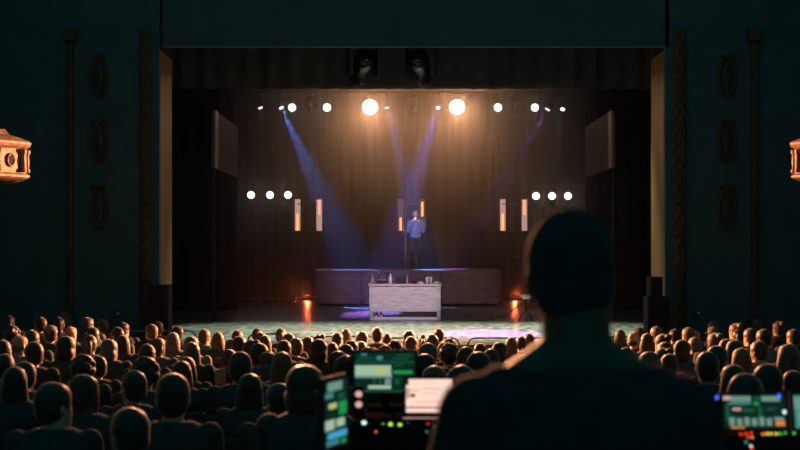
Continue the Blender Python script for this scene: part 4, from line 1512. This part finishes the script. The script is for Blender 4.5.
# lighting console at the right
t = thing('lighting_console', 'lighting console with two lit touchscreens at the right frame edge', 'console', (1.42, 3.86, DZ + 0.002))
bm = new()
prof = [(-0.36, 0.0), (-0.36, 0.06), (0.12, 0.245), (0.2, 0.245), (0.2, 0.0)]
loft(bm, [[Vector((s * 0.40, y, z)) for y, z in prof] for s in (-1, 1)])
obj('body', bm, M['gear'], t)
a, b = at(724, 428, 4.0), at(786, 395, 4.0)
r_ = [(.0, .86, .12, .98, 'P'), (.12, .82, .45, .98, 'W'), (.5, .84, .60, .96, 'g'), (.62, .82, .92, .98, 'W'), (.08, .72, .44, .80, 't'), (.48, .70, .58, .80, 'G'), (.66, .72, .8, .78, 'd'), (.03, .2, .09, .72, 'g'), (.14, .54, .28, .62, 'P'), (.3, .5, .5, .6, 'g'), (.55, .3, .62, .66, 'g'), (.64, .36, .98, .68, 'k'), (.12, .38, .56, .48, 'd'), (.68, .56, .84, .62, 'g')]
r_ += [(.08 + .12 * k, .08, .165 + .12 * k, .34 - .03 * (k % 2), 'W') for k in range(6)] + [(.82, .08, .97, .22, 'o'), (.10, .0, .32, .05, 'o'), (.8, .24, .96, .34, 'W')]
zl = a.z - DZ - 0.002
screen(t, b.x - a.x, 0.118, r_, 'k', -0.22, ((a.x + b.x) / 2 - 1.42, 0.13, zl), 0.0, 'touchscreen')
r_ = [(.0, .6, .5, .95, 'W'), (.05, .1, .45, .5, 'W'), (.1, .55, .3, .66, 'w'), (.55, .1, .9, .9, 't'), (.3, .3, .5, .5, 'g')]
screen(t, 0.23, 0.118, r_, 't', -0.22, ((a.x + b.x) / 2 - 1.42 + 0.258, 0.13, zl), 0.0, 'touchscreen')


def slope_pt(px, py):
    """point of the sloping key field seen at a pixel: the plane z = 0.06 + (y + 0.36) * 0.385 of the console"""
    d = Vector(((px - 400) / F, 1, -(py - HOR) / F))
    o_ = Vector((0, 0, EYE))
    base = Vector((1.42, 3.86, DZ + 0.002))
    # z0 + d.z*t - base.z = 0.06 + (t - base.y + 0.36)*0.385
    tt = (0.06 + (0.36 - base.y) * 0.385 - EYE + base.z) / (d.z - 0.385)
    return o_ + d * tt - base


leds = [(741, 435, 'red'), (746, 434.5, 'red'), (751, 433.5, 'red'), (748, 438, 'red'), (752, 438, 'orange'), (763, 435, 'orange'), (767, 434.5, 'yellow'), (771, 434.5, 'yellow'), (776, 434.5, 'yellow'), (780, 434.5, 'green'), (785, 433.5, 'green'), (794, 434, 'green'), (746, 443, 'teal'), (751, 447, 'white'), (752, 449, 'red')]
for px, py, c in leds:
    p = slope_pt(px, py)
    bm = new(); bx(bm, p + Vector((0, 0, 0.003)), (0.008, 0.012, 0.006), Matrix.Rotation(0.37, 3, 'X'), 0.002)
    obj('lit_key', bm, LED[c], t)
for px, py, c in ((717, 397.5, 'blue'), (779, 396, 'blue'), (784.5, 412, 'white')):
    p = at(px, py, 3.975) - Vector((1.42, 3.86, DZ + 0.002))
    bm = new(); ell(bm, p, (0.0065, 0.004, 0.008), 10); obj('status_light', bm, LED[c], t, True)
bm = new(); bx(bm, (at(717, 0, 3.98).x - 1.42, 0.125, 0.31), (0.03, 0.012, 0.17), bev=0.003); obj('side_bracket', bm, M['gear'], t)
print('AUDIENCE', N_AUD, 'OBJECTS', len(bpy.data.objects))
